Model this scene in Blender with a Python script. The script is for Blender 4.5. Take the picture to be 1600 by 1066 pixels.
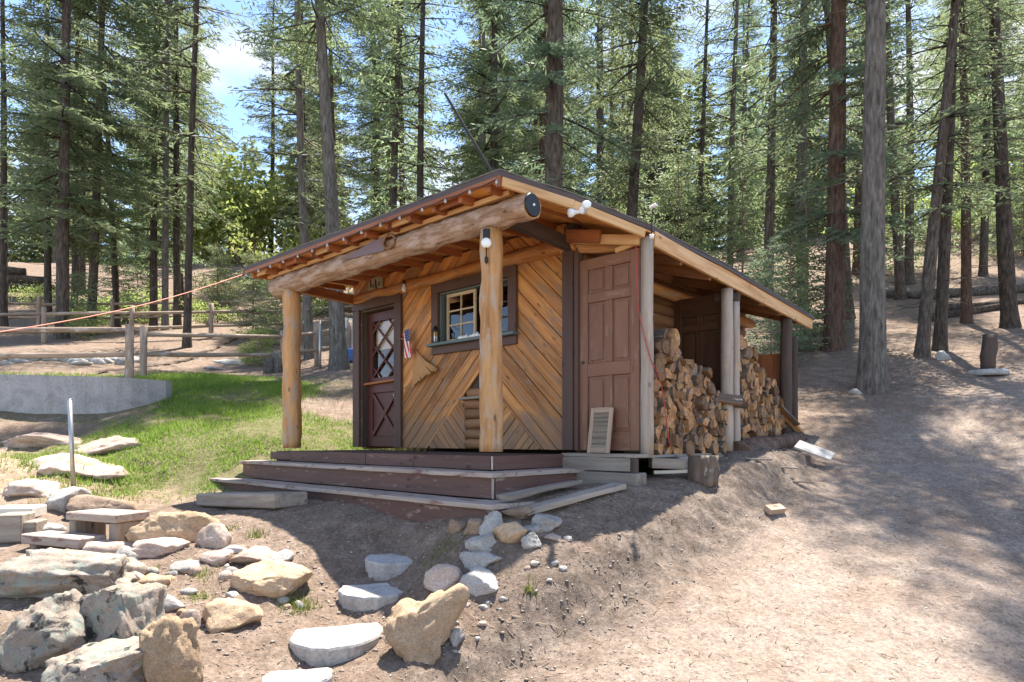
import bpy, bmesh, math, random
import numpy as np
from mathutils import Vector, Matrix, noise

for o in list(bpy.data.objects): bpy.data.objects.remove(o)
scene = bpy.context.scene
C = scene.collection
R = math.radians
rnd = random.Random(7)

# ------------------------------------------------------------------ camera, world, sun, exposure
EYE = 0.12                 # metres above the porch deck (z = 0)
F = 1000.0                 # focal length in photo pixels (photo is 1600 wide), horizon at row 686
cam = bpy.data.cameras.new('camera'); camo = bpy.data.objects.new('camera', cam); C.objects.link(camo)
camo.location = (0, 0, EYE); camo.rotation_euler = (R(90), 0, 0)
cam.sensor_width = 36; cam.lens = 36*F/1600; cam.shift_y = (686-533)/1600
cam.clip_start = 0.05; cam.clip_end = 2000
scene.camera = camo

SUN = Vector((0.40, 1.13, 3.1)).normalized()
sl = bpy.data.lights.new('sun', 'SUN'); slo = bpy.data.objects.new('sun', sl); C.objects.link(slo)
sl.energy = 5.0; sl.angle = R(0.55); sl.color = (1, 0.95, 0.87)
slo.rotation_euler = SUN.to_track_quat('Z', 'Y').to_euler(); slo.location = (10, 20, 60)

w = bpy.data.worlds.new('World'); scene.world = w; w.use_nodes = True
wn = w.node_tree; wn.nodes.clear()
def N(t, ty, **kw):
    n = t.nodes.new(ty)
    for k, v in kw.items(): setattr(n, k, v)
    return n
def L(t, a, b): t.links.new(a, b)
sky = N(wn, 'ShaderNodeTexSky', sky_type='NISHITA', sun_disc=False)
sky.sun_elevation = math.asin(SUN.z); sky.sun_rotation = math.atan2(SUN.x, SUN.y)
sky.altitude = 2400; sky.air_density = 1.0; sky.dust_density = 0.6; sky.ozone_density = 1.0
bg = N(wn, 'ShaderNodeBackground'); bg.inputs[1].default_value = 0.135
bgc = N(wn, 'ShaderNodeBackground'); bgc.inputs[0].default_value = (1, 0.99, 0.98, 1); bgc.inputs[1].default_value = 0.36
tc = N(wn, 'ShaderNodeTexCoord'); mp = N(wn, 'ShaderNodeMapping'); mp.inputs['Scale'].default_value = (2.2, 2.2, 5.0)
cn = N(wn, 'ShaderNodeTexNoise'); cn.inputs['Scale'].default_value = 1.6; cn.inputs['Detail'].default_value = 7; cn.inputs['Roughness'].default_value = 0.55
cr = N(wn, 'ShaderNodeValToRGB'); cr.color_ramp.elements[0].position = 0.50; cr.color_ramp.elements[1].position = 0.70
mx = N(wn, 'ShaderNodeMixShader'); wo = N(wn, 'ShaderNodeOutputWorld')
L(wn, tc.outputs['Generated'], mp.inputs[0]); L(wn, mp.outputs[0], cn.inputs['Vector']); L(wn, cn.outputs[0], cr.inputs[0])
L(wn, sky.outputs[0], bg.inputs[0]); L(wn, cr.outputs[0], mx.inputs[0]); L(wn, bg.outputs[0], mx.inputs[1]); L(wn, bgc.outputs[0], mx.inputs[2])
L(wn, mx.outputs[0], wo.inputs[0])

scene.view_settings.view_transform = 'Standard'; scene.view_settings.look = 'None'
scene.view_settings.gamma = 1; scene.view_settings.exposure = 1.72
scene.view_settings.use_curve_mapping = False
scene.render.engine = 'CYCLES'
scene.cycles.max_bounces = 8; scene.cycles.diffuse_bounces = 5; scene.cycles.transparent_max_bounces = 8

# ------------------------------------------------------------------ materials
MATS = {}
def newmat(name):
    m = bpy.data.materials.new(name); m.use_nodes = True
    t = m.node_tree; t.nodes.clear()
    out = N(t, 'ShaderNodeOutputMaterial'); b = N(t, 'ShaderNodeBsdfPrincipled')
    L(t, b.outputs[0], out.inputs[0]); MATS[name] = m
    return m, t, b, out
def ramp(t, fac, stops):
    r = N(t, 'ShaderNodeValToRGB'); e = r.color_ramp.elements
    while len(e) < len(stops): e.new(0.5)
    for i, (p, c) in enumerate(stops):
        e[i].position = p; e[i].color = (*c, 1) if len(c) == 3 else c
    L(t, fac, r.inputs[0]); return r.outputs[0]
def noise_n(t, vec, scale, detail=5, rough=0.6, dist=0.0):
    n = N(t, 'ShaderNodeTexNoise'); n.inputs['Scale'].default_value = scale; n.inputs['Detail'].default_value = detail
    n.inputs['Roughness'].default_value = rough; n.inputs['Distortion'].default_value = dist
    L(t, vec, n.inputs['Vector']); return n.outputs[0]
def mixc(t, fac, a, b, mode='MIX'):
    m = N(t, 'ShaderNodeMix', data_type='RGBA', blend_type=mode)
    for s, v in ((m.inputs[0], fac), (m.inputs[6], a), (m.inputs[7], b)):
        if hasattr(v, 'is_linked'): L(t, v, s)
        else: s.default_value = v if not isinstance(v, tuple) else ((*v, 1) if len(v) == 3 else v)
    return m.outputs[2]
def bump(t, b, h, strength=0.4, dist=0.01):
    bn = N(t, 'ShaderNodeBump'); bn.inputs['Strength'].default_value = strength; bn.inputs['Distance'].default_value = dist
    L(t, h, bn.inputs['Height']); L(t, bn.outputs[0], b.inputs['Normal'])
def math_n(t, op, a, b=0.5):
    m = N(t, 'ShaderNodeMath', operation=op)
    for s, v in ((m.inputs[0], a), (m.inputs[1], b)):
        if hasattr(v, 'is_linked'): L(t, v, s)
        else: s.default_value = v
    return m.outputs[0]
def objvec(t, scale, rand=True):
    tcn = N(t, 'ShaderNodeTexCoord'); m = N(t, 'ShaderNodeMapping'); m.inputs['Scale'].default_value = scale
    L(t, tcn.outputs['Object'], m.inputs[0])
    if rand:
        oi = N(t, 'ShaderNodeObjectInfo'); mm = math_n(t, 'MULTIPLY', oi.outputs['Random'], 37.0)
        cx = N(t, 'ShaderNodeCombineXYZ'); L(t, mm, cx.inputs[0]); L(t, mm, cx.inputs[1]); L(t, mm, cx.inputs[2]); L(t, cx.outputs[0], m.inputs['Location'])
        return m.outputs[0], oi.outputs['Random']
    return m.outputs[0], None

def wood(name, dark, mid, light, rough=0.7, var=0.35, grain=22, weather=None, wth=0.62, bstr=0.35, spec=0.3, splash=None):
    """sawn or peeled timber, grain along local X"""
    m, t, b, o = newmat(name)
    v, rn = objvec(t, (1.3, grain, grain))
    g = noise_n(t, v, 1.0, 6, 0.65, 0.6)
    v2, _ = objvec(t, (1.5, 5, 5)); g2 = noise_n(t, v2, 1.2, 4, 0.5, 0.4)
    c = ramp(t, g, [(0.28, dark), (0.5, mid), (0.75, light)])
    c = mixc(t, math_n(t, 'MULTIPLY', g2, 0.55), c, dark, 'MIX')
    v3, _ = objvec(t, (3.0, 7, 7)); k = N(t, 'ShaderNodeTexVoronoi'); k.inputs['Scale'].default_value = 1.1; L(t, v3, k.inputs['Vector'])
    kn = ramp(t, k.outputs['Distance'], [(0.07, (1, 1, 1)), (0.15, (0, 0, 0))])
    c = mixc(t, math_n(t, 'MULTIPLY', kn, 0.75), c, tuple(x*0.35 for x in dark))
    val = math_n(t, 'MULTIPLY_ADD', rn, var*2); val.node.inputs[2].default_value = 1-var
    hsv = N(t, 'ShaderNodeHueSaturation'); L(t, c, hsv.inputs['Color']); L(t, val, hsv.inputs['Value']); c = hsv.outputs[0]
    if weather:
        v4, _ = objvec(t, (2.2, 9, 9)); wv = noise_n(t, v4, 1.5, 6, 0.7)
        c = mixc(t, ramp(t, wv, [(wth-0.06, (0, 0, 0)), (wth+0.05, (1, 1, 1))]), c, weather)
    if splash:   # boards gone grey where rain splashes off the deck
        gp_ = N(t, 'ShaderNodeNewGeometry'); sx_ = N(t, 'ShaderNodeSeparateXYZ'); L(t, gp_.outputs['Position'], sx_.inputs[0])
        v5, _ = objvec(t, (3, 12, 12)); hn = math_n(t, 'SUBTRACT', sx_.outputs[2], math_n(t, 'MULTIPLY', noise_n(t, v5, 1.4, 5, 0.65), 0.70))
        c = mixc(t, ramp(t, hn, [(-0.2, (0.6, 0.6, 0.6)), (0.10, (0, 0, 0))]), c, splash)
    L(t, c, b.inputs['Base Color']); b.inputs['Roughness'].default_value = rough; b.inputs['Specular IOR Level'].default_value = spec
    bump(t, b, g, bstr, 0.006)
    return m
def plain(name, col, rough=0.5, metal=0.0, var=0.15, scale=12, bs=0.15):
    m, t, b, o = newmat(name)
    v, rn = objvec(t, (1, 1, 1)); g = noise_n(t, v, scale, 5)
    c = mixc(t, g, tuple(x*(1-var) for x in col), tuple(min(1, x*(1+var)) for x in col))
    L(t, c, b.inputs['Base Color']); b.inputs['Roughness'].default_value = rough; b.inputs['Metallic'].default_value = metal
    if bs: bump(t, b, g, bs, 0.004)
    return m

wood('siding', (0.17, 0.058, 0.016), (0.53, 0.225, 0.06), (0.72, 0.37, 0.125), 0.55, 0.36, 15, (0.27, 0.17, 0.105), 0.58, 0.7, splash=(0.21, 0.125, 0.08))
wood('peeled_log', (0.26, 0.11, 0.038), (0.54, 0.28, 0.10), (0.70, 0.43, 0.20), 0.6, 0.1, 12, (0.40, 0.30, 0.22), 0.56, 0.6)
wood('porch_log', (0.16, 0.085, 0.045), (0.36, 0.22, 0.13), (0.52, 0.35, 0.23), 0.85, 0.08, 30, (0.42, 0.31, 0.24), 0.53, 1.0)
wood('plywood', (0.55, 0.23, 0.055), (0.72, 0.34, 0.09), (0.80, 0.45, 0.15), 0.5, 0.08, 6)
wood('fir_board', (0.40, 0.19, 0.065), (0.66, 0.40, 0.18), (0.76, 0.52, 0.28), 0.6, 0.15, 14)
wood('red_board', (0.22, 0.07, 0.025), (0.34, 0.12, 0.045), (0.44, 0.18, 0.07), 0.6, 0.2, 14)
wood('grey_log', (0.26, 0.19, 0.14), (0.44, 0.36, 0.29), (0.56, 0.48, 0.41), 0.85, 0.12, 12, (0.52, 0.36, 0.24), 0.62)
wood('grey_board', (0.16, 0.125, 0.095), (0.30, 0.25, 0.20), (0.42, 0.37, 0.31), 0.85, 0.18, 16, (0.20, 0.12, 0.08), 0.64)
wood('pale_board', (0.50, 0.45, 0.38), (0.64, 0.58, 0.50), (0.74, 0.69, 0.62), 0.85, 0.1, 16)
wood('fence_wood', (0.20, 0.14, 0.10), (0.34, 0.25, 0.18), (0.48, 0.38, 0.29), 0.85, 0.2, 14, (0.46, 0.40, 0.34), 0.6)
wood('brown_paint', (0.075, 0.040, 0.030), (0.095, 0.052, 0.038), (0.115, 0.062, 0.046), 0.55, 0.1, 10)
wood('worn_paint', (0.095, 0.048, 0.038), (0.135, 0.070, 0.054), (0.17, 0.092, 0.072), 0.6, 0.15, 16, (0.29, 0.225, 0.18), 0.64)
wood('tread_wood', (0.26, 0.19, 0.15), (0.42, 0.34, 0.28), (0.54, 0.46, 0.40), 0.8, 0.12, 18, (0.16, 0.085, 0.065), 0.60)
wood('sash_wood', (0.40, 0.29, 0.17), (0.55, 0.42, 0.27), (0.64, 0.52, 0.36), 0.7, 0.05, 12)
wood('door_paint', (0.18, 0.084, 0.048), (0.215, 0.103, 0.060), (0.245, 0.122, 0.075), 0.5, 0.05, 5, (0.27, 0.15, 0.10), 0.62, bstr=0.1)
wood('entry_paint', (0.085, 0.028, 0.022), (0.11, 0.036, 0.028), (0.13, 0.045, 0.035), 0.4, 0.05, 6, bstr=0.08)
wood('log_wall', (0.16, 0.07, 0.03), (0.30, 0.15, 0.07), (0.42, 0.23, 0.12), 0.7, 0.2, 10)
wood('split_face', (0.15, 0.068, 0.028), (0.38, 0.19, 0.075), (0.56, 0.33, 0.15), 0.8, 0.65, 14, (0.20, 0.15, 0.115), 0.57, 0.6)
wood('fire_bark', (0.07, 0.048, 0.035), (0.16, 0.115, 0.085), (0.30, 0.24, 0.19), 0.9, 0.35, 9, (0.50, 0.45, 0.38), 0.63, 0.8)
wood('shutter_wood', (0.30, 0.20, 0.13), (0.42, 0.30, 0.21), (0.52, 0.40, 0.30), 0.75, 0.1, 14)
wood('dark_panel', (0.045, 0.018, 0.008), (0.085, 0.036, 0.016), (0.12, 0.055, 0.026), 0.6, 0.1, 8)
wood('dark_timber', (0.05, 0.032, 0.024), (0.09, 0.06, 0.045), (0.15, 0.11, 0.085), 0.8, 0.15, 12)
plain('roof_edge', (0.075, 0.052, 0.045), 0.7)
plain('roof_grit', (0.16, 0.14, 0.12), 0.95, var=0.6, scale=60, bs=0.8)
plain('black_metal', (0.02, 0.018, 0.016), 0.4, 0.4)
plain('white_glass', (0.75, 0.78, 0.80), 0.12, var=0.05)
plain('white_plastic', (0.78, 0.78, 0.76), 0.35, var=0.05)
plain('steel', (0.42, 0.42, 0.41), 0.4, 0.8)
plain('red_cord', (0.42, 0.05, 0.03), 0.6)
plain('orange_cord', (0.70, 0.22, 0.13), 0.6)
plain('flag_red', (0.55, 0.05, 0.05), 0.8); plain('flag_white', (0.78, 0.76, 0.72), 0.8); plain('flag_blue', (0.06, 0.07, 0.18), 0.8)
plain('straw', (0.50, 0.27, 0.11), 0.8, var=0.4, scale=40)
plain('saw_paint', (0.16, 0.095, 0.085), 0.5)
plain('plaque', (0.30, 0.25, 0.16), 0.8, var=0.5, scale=30, bs=0.6)
plain('slate', (0.10, 0.13, 0.125), 0.5)
plain('candle_yellow', (0.7, 0.45, 0.1), 0.5); plain('blue_plastic', (0.03, 0.10, 0.30), 0.4)
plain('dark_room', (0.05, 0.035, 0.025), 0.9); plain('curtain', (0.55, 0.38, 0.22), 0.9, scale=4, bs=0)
plain('pine_stem', (0.22, 0.16, 0.11), 0.9)

def concretemat(name, col, streak):
    m, t, b, o = newmat(name)
    v, rn = objvec(t, (1, 1, 1)); n1 = noise_n(t, v, 3.5, 7, 0.65, 0.4); n2 = noise_n(t, v, 40, 4, 0.7)
    v2, _ = objvec(t, (2.5, 2.5, 0.35) if streak else (4, 4, 4)); n3 = noise_n(t, v2, 1.6, 6, 0.7)
    c = ramp(t, n1, [(0.3, tuple(x*0.62 for x in col)), (0.5, col), (0.75, tuple(x*1.18 for x in col))])
    c = mixc(t, ramp(t, n3, [(0.52, (0, 0, 0)), (0.72, (0.75, 0.75, 0.75))]), c, (0.17, 0.13, 0.10))
    c = mixc(t, 0.25, c, ramp(t, n2, [(0.35, (0.12, 0.10, 0.09)), (0.6, (0.5, 0.48, 0.45))]))
    L(t, c, b.inputs['Base Color']); b.inputs['Roughness'].default_value = 0.93
    bump(t, b, math_n(t, 'ADD', n1, math_n(t, 'MULTIPLY', n2, 0.4)), 0.6, 0.012)
concretemat('concrete', (0.38, 0.35, 0.32), False); concretemat('wall_concrete', (0.34, 0.325, 0.31), True)
def rockmat(name, a, b_, c_, lichen=None, lth=0.52, sc=5.0):
    m, t, b, o = newmat(name)
    v, rn = objvec(t, (1, 1, 1)); n1 = noise_n(t, v, sc, 8, 0.65, 0.3); n2 = noise_n(t, v, sc*7, 8, 0.8); n7 = noise_n(t, v, sc*26, 4, 0.7)
    c = ramp(t, n1, [(0.3, a), (0.5, b_), (0.72, c_)])
    c = mixc(t, 0.35, c, ramp(t, n2, [(0.3, tuple(x*0.4 for x in a)), (0.65, c_)]))
    c = mixc(t, 0.6, c, ramp(t, n7, [(0.34, (0.28, 0.28, 0.28)), (0.5, (0.56, 0.56, 0.55)), (0.66, (0.82, 0.81, 0.8))]), 'OVERLAY')
    if lichen:
        n3 = noise_n(t, v, sc*1.5, 9, 0.78); n4 = noise_n(t, v, sc*0.9, 7, 0.7, 0.5)
        c = mixc(t, ramp(t, n3, [(lth-0.03, (0, 0, 0)), (lth+0.03, (1, 1, 1))]), c, lichen)
        c = mixc(t, ramp(t, n4, [(0.57, (0, 0, 0)), (0.63, (1, 1, 1))]), c, (0.045, 0.04, 0.035))
    val = math_n(t, 'MULTIPLY_ADD', rn, 0.4); val.node.inputs[2].default_value = 0.8
    hsv = N(t, 'ShaderNodeHueSaturation'); L(t, c, hsv.inputs['Color']); L(t, val, hsv.inputs['Value'])
    val.node.inputs[2].default_value = 0.98
    L(t, hsv.outputs[0], b.inputs['Base Color']); b.inputs['Roughness'].default_value = 0.92; b.inputs['Specular IOR Level'].default_value = 0.15
    s = math_n(t, 'ADD', n1, math_n(t, 'MULTIPLY', n2, 0.7)); bump(t, b, s, 0.8, 0.03)
rockmat('rock_tan', (0.26, 0.17, 0.10), (0.40, 0.275, 0.17), (0.50, 0.37, 0.25))
rockmat('rock_pink', (0.28, 0.19, 0.145), (0.41, 0.30, 0.235), (0.52, 0.42, 0.35))
rockmat('rock_white', (0.25, 0.22, 0.19), (0.35, 0.32, 0.285), (0.44, 0.41, 0.375))
rockmat('rock_grey', (0.17, 0.155, 0.14), (0.29, 0.265, 0.24), (0.41, 0.385, 0.355))
rockmat('rock_brown', (0.17, 0.11, 0.075), (0.26, 0.18, 0.125), (0.34, 0.25, 0.18))
rockmat('rock_lichen', (0.19, 0.145, 0.11), (0.29, 0.23, 0.18), (0.37, 0.305, 0.25), (0.25, 0.26, 0.215), 0.54)

def barkmat(name, a, b_, c_):
    m, t, b, o = newmat(name)
    tcn = N(t, 'ShaderNodeTexCoord'); mpn = N(t, 'ShaderNodeMapping'); mpn.inputs['Scale'].default_value = (9, 9, 2.0); L(t, tcn.outputs['Object'], mpn.inputs[0])
    n1 = noise_n(t, mpn.outputs[0], 2.2, 7, 0.7, 0.8); oi = N(t, 'ShaderNodeObjectInfo')
    vv = N(t, 'ShaderNodeTexVoronoi'); vv.inputs['Scale'].default_value = 1.9; L(t, mpn.outputs[0], vv.inputs['Vector'])
    n3 = math_n(t, 'ADD', n1, math_n(t, 'MULTIPLY', vv.outputs['Distance'], 0.25))
    c = ramp(t, n3, [(0.42, a), (0.62, b_), (0.85, c_)])
    val = math_n(t, 'MULTIPLY_ADD', oi.outputs['Random'], 0.5); val.node.inputs[2].default_value = 0.75
    hsv = N(t, 'ShaderNodeHueSaturation'); L(t, c, hsv.inputs['Color']); L(t, val, hsv.inputs['Value'])
    L(t, hsv.outputs[0], b.inputs['Base Color']); b.inputs['Roughness'].default_value = 0.95; b.inputs['Specular IOR Level'].default_value = 0.1
    bump(t, b, n3, 1.0, 0.04)
barkmat('bark', (0.035, 0.027, 0.021), (0.085, 0.066, 0.053), (0.16, 0.128, 0.105))
barkmat('bark_grey', (0.06, 0.05, 0.04), (0.13, 0.112, 0.094), (0.22, 0.195, 0.165))
barkmat('bark_red', (0.055, 0.034, 0.025), (0.13, 0.082, 0.06), (0.22, 0.145, 0.11))

def leafmat(name, a, b_, trans=0.5):
    m = bpy.data.materials.new(name); m.use_nodes = True; MATS[name] = m
    t = m.node_tree; t.nodes.clear(); out = N(t, 'ShaderNodeOutputMaterial')
    g = N(t, 'ShaderNodeNewGeometry'); oi = N(t, 'ShaderNodeObjectInfo')
    n1 = noise_n(t, g.outputs['Position'], 0.9, 3)
    f = math_n(t, 'ADD', math_n(t, 'MULTIPLY', g.outputs['Random Per Island'], 0.55), math_n(t, 'MULTIPLY', n1, 0.5))
    c = mixc(t, f, a, b_)
    val = math_n(t, 'MULTIPLY_ADD', oi.outputs['Random'], 0.5); val.node.inputs[2].default_value = 0.75
    hue = math_n(t, 'MULTIPLY_ADD', oi.outputs['Random'], 0.03); hue.node.inputs[2].default_value = 0.485
    hsv = N(t, 'ShaderNodeHueSaturation'); L(t, c, hsv.inputs['Color']); L(t, val, hsv.inputs['Value']); L(t, hue, hsv.inputs['Hue'])
    d = N(t, 'ShaderNodeBsdfPrincipled'); d.inputs['Roughness'].default_value = 0.55; d.inputs['Specular IOR Level'].default_value = 0.35
    tr = N(t, 'ShaderNodeBsdfTranslucent'); ms = N(t, 'ShaderNodeMixShader'); ms.inputs[0].default_value = trans
    L(t, hsv.outputs[0], d.inputs['Base Color']); L(t, hsv.outputs[0], tr.inputs['Color'])
    L(t, d.outputs[0], ms.inputs[1]); L(t, tr.outputs[0], ms.inputs[2]); L(t, ms.outputs[0], out.inputs[0])
leafmat('needles', (0.095, 0.135, 0.06), (0.295, 0.35, 0.175), 0.55)
leafmat('needles_blue', (0.075, 0.115, 0.065), (0.21, 0.28, 0.16), 0.5)
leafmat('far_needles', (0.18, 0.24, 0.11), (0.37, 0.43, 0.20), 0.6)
leafmat('young_leaves', (0.22, 0.29, 0.07), (0.44, 0.50, 0.16), 0.6)
leafmat('grass', (0.10, 0.17, 0.022), (0.30, 0.40, 0.07), 0.5)
leafmat('dry_grass', (0.25, 0.22, 0.10), (0.40, 0.36, 0.20), 0.4)
leafmat('moss', (0.10, 0.15, 0.02), (0.26, 0.30, 0.06), 0.4)

m, t, b, o = newmat('glass')
b.inputs['Base Color'].default_value = (0.9, 0.95, 0.95, 1); b.inputs['Roughness'].default_value = 0.02
tr = N(t, 'ShaderNodeBsdfTransparent'); gl = N(t, 'ShaderNodeBsdfGlossy'); gl.inputs['Roughness'].default_value = 0.015
fr = N(t, 'ShaderNodeFresnel'); fr.inputs[0].default_value = 1.5; ms = N(t, 'ShaderNodeMixShader')
gb = N(t, 'ShaderNodeNewGeometry'); fm = math_n(t, 'MULTIPLY', math_n(t, 'MULTIPLY', fr.outputs[0], 2.0), math_n(t, 'SUBTRACT', 1.0, gb.outputs['Backfacing']))
L(t, fm, ms.inputs[0]); L(t, tr.outputs[0], ms.inputs[1]); L(t, gl.outputs[0], ms.inputs[2]); L(t, ms.outputs[0], o.inputs[0])
m, t, b, o = newmat('globe_glass'); b.inputs['Base Color'].default_value = (0.75, 0.75, 0.72, 1); b.inputs['Roughness'].default_value = 0.08; b.inputs['Transmission Weight'].default_value = 0.6
m, t, b, o = newmat('lit_lens'); b.inputs['Base Color'].default_value = (0.85, 0.85, 0.8, 1); b.inputs['Roughness'].default_value = 0.1

# ------------------------------------------------------------------ helpers
def link(name, me, mats, parent=None, mw=None):
    o = bpy.data.objects.new(name, me); C.objects.link(o)
    for mm in (mats if isinstance(mats, (list, tuple)) else [mats]):
        if not me.materials or len(me.materials) < (len(mats) if isinstance(mats, (list, tuple)) else 1): me.materials.append(MATS[mm])
    if parent: o.parent = parent
    if mw is not None: o.matrix_local = mw
    return o
def tag(o, label, cat, group=None, kind=None):
    if label: o['label'] = label
    if cat: o['category'] = cat
    if group: o['group'] = group
    if kind: o['kind'] = kind
    return o
def empty(name, loc=(0, 0, 0), rz=0.0):
    o = bpy.data.objects.new(name, None); C.objects.link(o); o.location = loc; o.rotation_euler = (0, 0, rz)
    o.empty_display_size = 0.1
    return o
def pymesh(name, v, f, smooth=False, mi=None):
    me = bpy.data.meshes.new(name); me.from_pydata([tuple(p) for p in v], [], f)
    if smooth: me.polygons.foreach_set('use_smooth', [True]*len(me.polygons))
    if mi is not None: me.polygons.foreach_set('material_index', mi)
    me.update(); return me
def trimesh(name, V, T, smooth=False):
    V = np.asarray(V, dtype=np.float32); T = np.asarray(T, dtype=np.int32)
    me = bpy.data.meshes.new(name); n = T.shape[1]
    me.vertices.add(len(V)); me.vertices.foreach_set('co', V.ravel())
    me.loops.add(T.size); me.loops.foreach_set('vertex_index', T.ravel())
    me.polygons.add(len(T)); me.polygons.foreach_set('loop_start', np.arange(0, T.size, n, dtype=np.int32))
    me.polygons.foreach_set('loop_total', np.full(len(T), n, dtype=np.int32))
    if smooth: me.polygons.foreach_set('use_smooth', np.ones(len(T), dtype=bool))
    me.update(calc_edges=True); return me
def frame(p0, p1, up=(0, 0, 1)):
    p0, p1 = Vector(p0), Vector(p1); x = (p1-p0).normalized(); z = Vector(up); z = (z-x*z.dot(x))
    if z.length < 1e-4: z = Vector((0, 1, 0)); z = z-x*z.dot(x)
    z.normalize(); y = z.cross(x)
    M = Matrix((x, y, z)).transposed().to_4x4(); M.translation = (p0+p1)/2
    return M, (p1-p0).length
def box_mesh(lx, ly, lz, bev=0.004, wob=0.0, seg=1):
    bm = bmesh.new(); bmesh.ops.create_cube(bm, size=1)
    bmesh.ops.scale(bm, vec=(lx, ly, lz), verts=bm.verts)
    if seg > 1:
        for k in range(1, seg):
            bmesh.ops.bisect_plane(bm, geom=bm.verts[:]+bm.edges[:]+bm.faces[:], plane_co=(-lx/2+lx*k/seg, 0, 0), plane_no=(1, 0, 0))
    if bev: bmesh.ops.bevel(bm, geom=[e for e in bm.edges if e.calc_face_angle(0) > 0.5], offset=min(bev, 0.3*min(lx, ly, lz)), segments=1, affect='EDGES')
    if wob:
        s = rnd.random()*50
        for v in bm.verts:
            n = noise.noise_vector(Vector((v.co.x*3+s, v.co.y*6, v.co.z*6)))
            v.co += Vector((0, n.y, n.z))*wob
    me = bpy.data.meshes.new('board'); bm.to_mesh(me); bm.free(); return me
def plank(name, p0, p1, width, thick, mat, parent=None, up=(0, 0, 1), bev=0.004, wob=0.0, seg=1, roll=0.0):
    """board from p0 to p1; thickness along 'up', width across it"""
    M, ln = frame(p0, p1, up)
    if roll: M = M @ Matrix.Rotation(roll, 4, 'X')
    return link(name, box_mesh(ln, width, thick, bev, wob, seg), mat, parent, M)
def tube_data(pts, rad, n=8, cap=True, jit=0.0, seed=0.0):
    pts = [Vector(p) for p in pts]; V = []; Fc = []
    for i, p in enumerate(pts):
        d = (pts[min(i+1, len(pts)-1)]-pts[max(i-1, 0)]).normalized()
        a = Vector((0, 0, 1)) if abs(d.z) < 0.9 else Vector((0, 1, 0))
        x = a.cross(d).normalized(); y = d.cross(x)
        for k in range(n):
            an = 2*math.pi*k/n; r = rad[i]
            if jit: r *= 1+jit*noise.noise(Vector((math.cos(an)*1.3+seed, math.sin(an)*1.3+seed*2, i*0.45)))
            V.append(p+(x*math.cos(an)+y*math.sin(an))*r)
    for i in range(len(pts)-1):
        for k in range(n):
            a = i*n+k; b_ = i*n+(k+1) % n; Fc.append((a, b_, b_+n, a+n))
    if cap: Fc.append(tuple(range(n-1, -1, -1))); Fc.append(tuple((len(pts)-1)*n+k for k in range(n)))
    return V, Fc
def log(name, p0, p1, r0, r1, mat, parent=None, n=14, seg=10, jit=0.12, bow=0.0, capmat=None):
    M, ln = frame(p0, p1); s = rnd.random()*90
    pts = [Vector((-ln/2+ln*i/seg, bow*math.sin(math.pi*i/seg), 0.012*noise.noise(Vector((i*0.4+s, 0, 0))))) for i in range(seg+1)]
    V, Fc = tube_data(pts, [r0+(r1-r0)*i/seg for i in range(seg+1)], n, True, jit, s)
    mi = [0]*(len(Fc)-2)+([1, 1] if capmat else [0, 0])
    me = pymesh('log', V, Fc, False, mi)
    sm = [len(p.vertices) == 4 for p in me.polygons]; me.polygons.foreach_set('use_smooth', sm)
    return link(name, me, [mat, capmat] if capmat else mat, parent, M)
def rope(name, pts, r, mat, parent=None, n=6):
    V, Fc = tube_data(pts, [r]*len(pts), n); return link(name, pymesh(name, V, Fc, True), mat, parent)
def lathe(name, prof, mat, parent=None, n=16, M=None):
    V = []; Fc = []
    for i, (r, z) in enumerate(prof):
        for k in range(n): V.append((r*math.cos(2*math.pi*k/n), r*math.sin(2*math.pi*k/n), z))
    for i in range(len(prof)-1):
        for k in range(n): a = i*n+k; b_ = i*n+(k+1) % n; Fc.append((a, b_, b_+n, a+n))
    Fc.append(tuple(range(n-1, -1, -1))); Fc.append(tuple((len(prof)-1)*n+k for k in range(n)))
    me = pymesh(name, V, Fc); me.polygons.foreach_set('use_smooth', [len(p.vertices) == 4 for p in me.polygons])
    return link(name, me, mat, parent, M)

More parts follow.
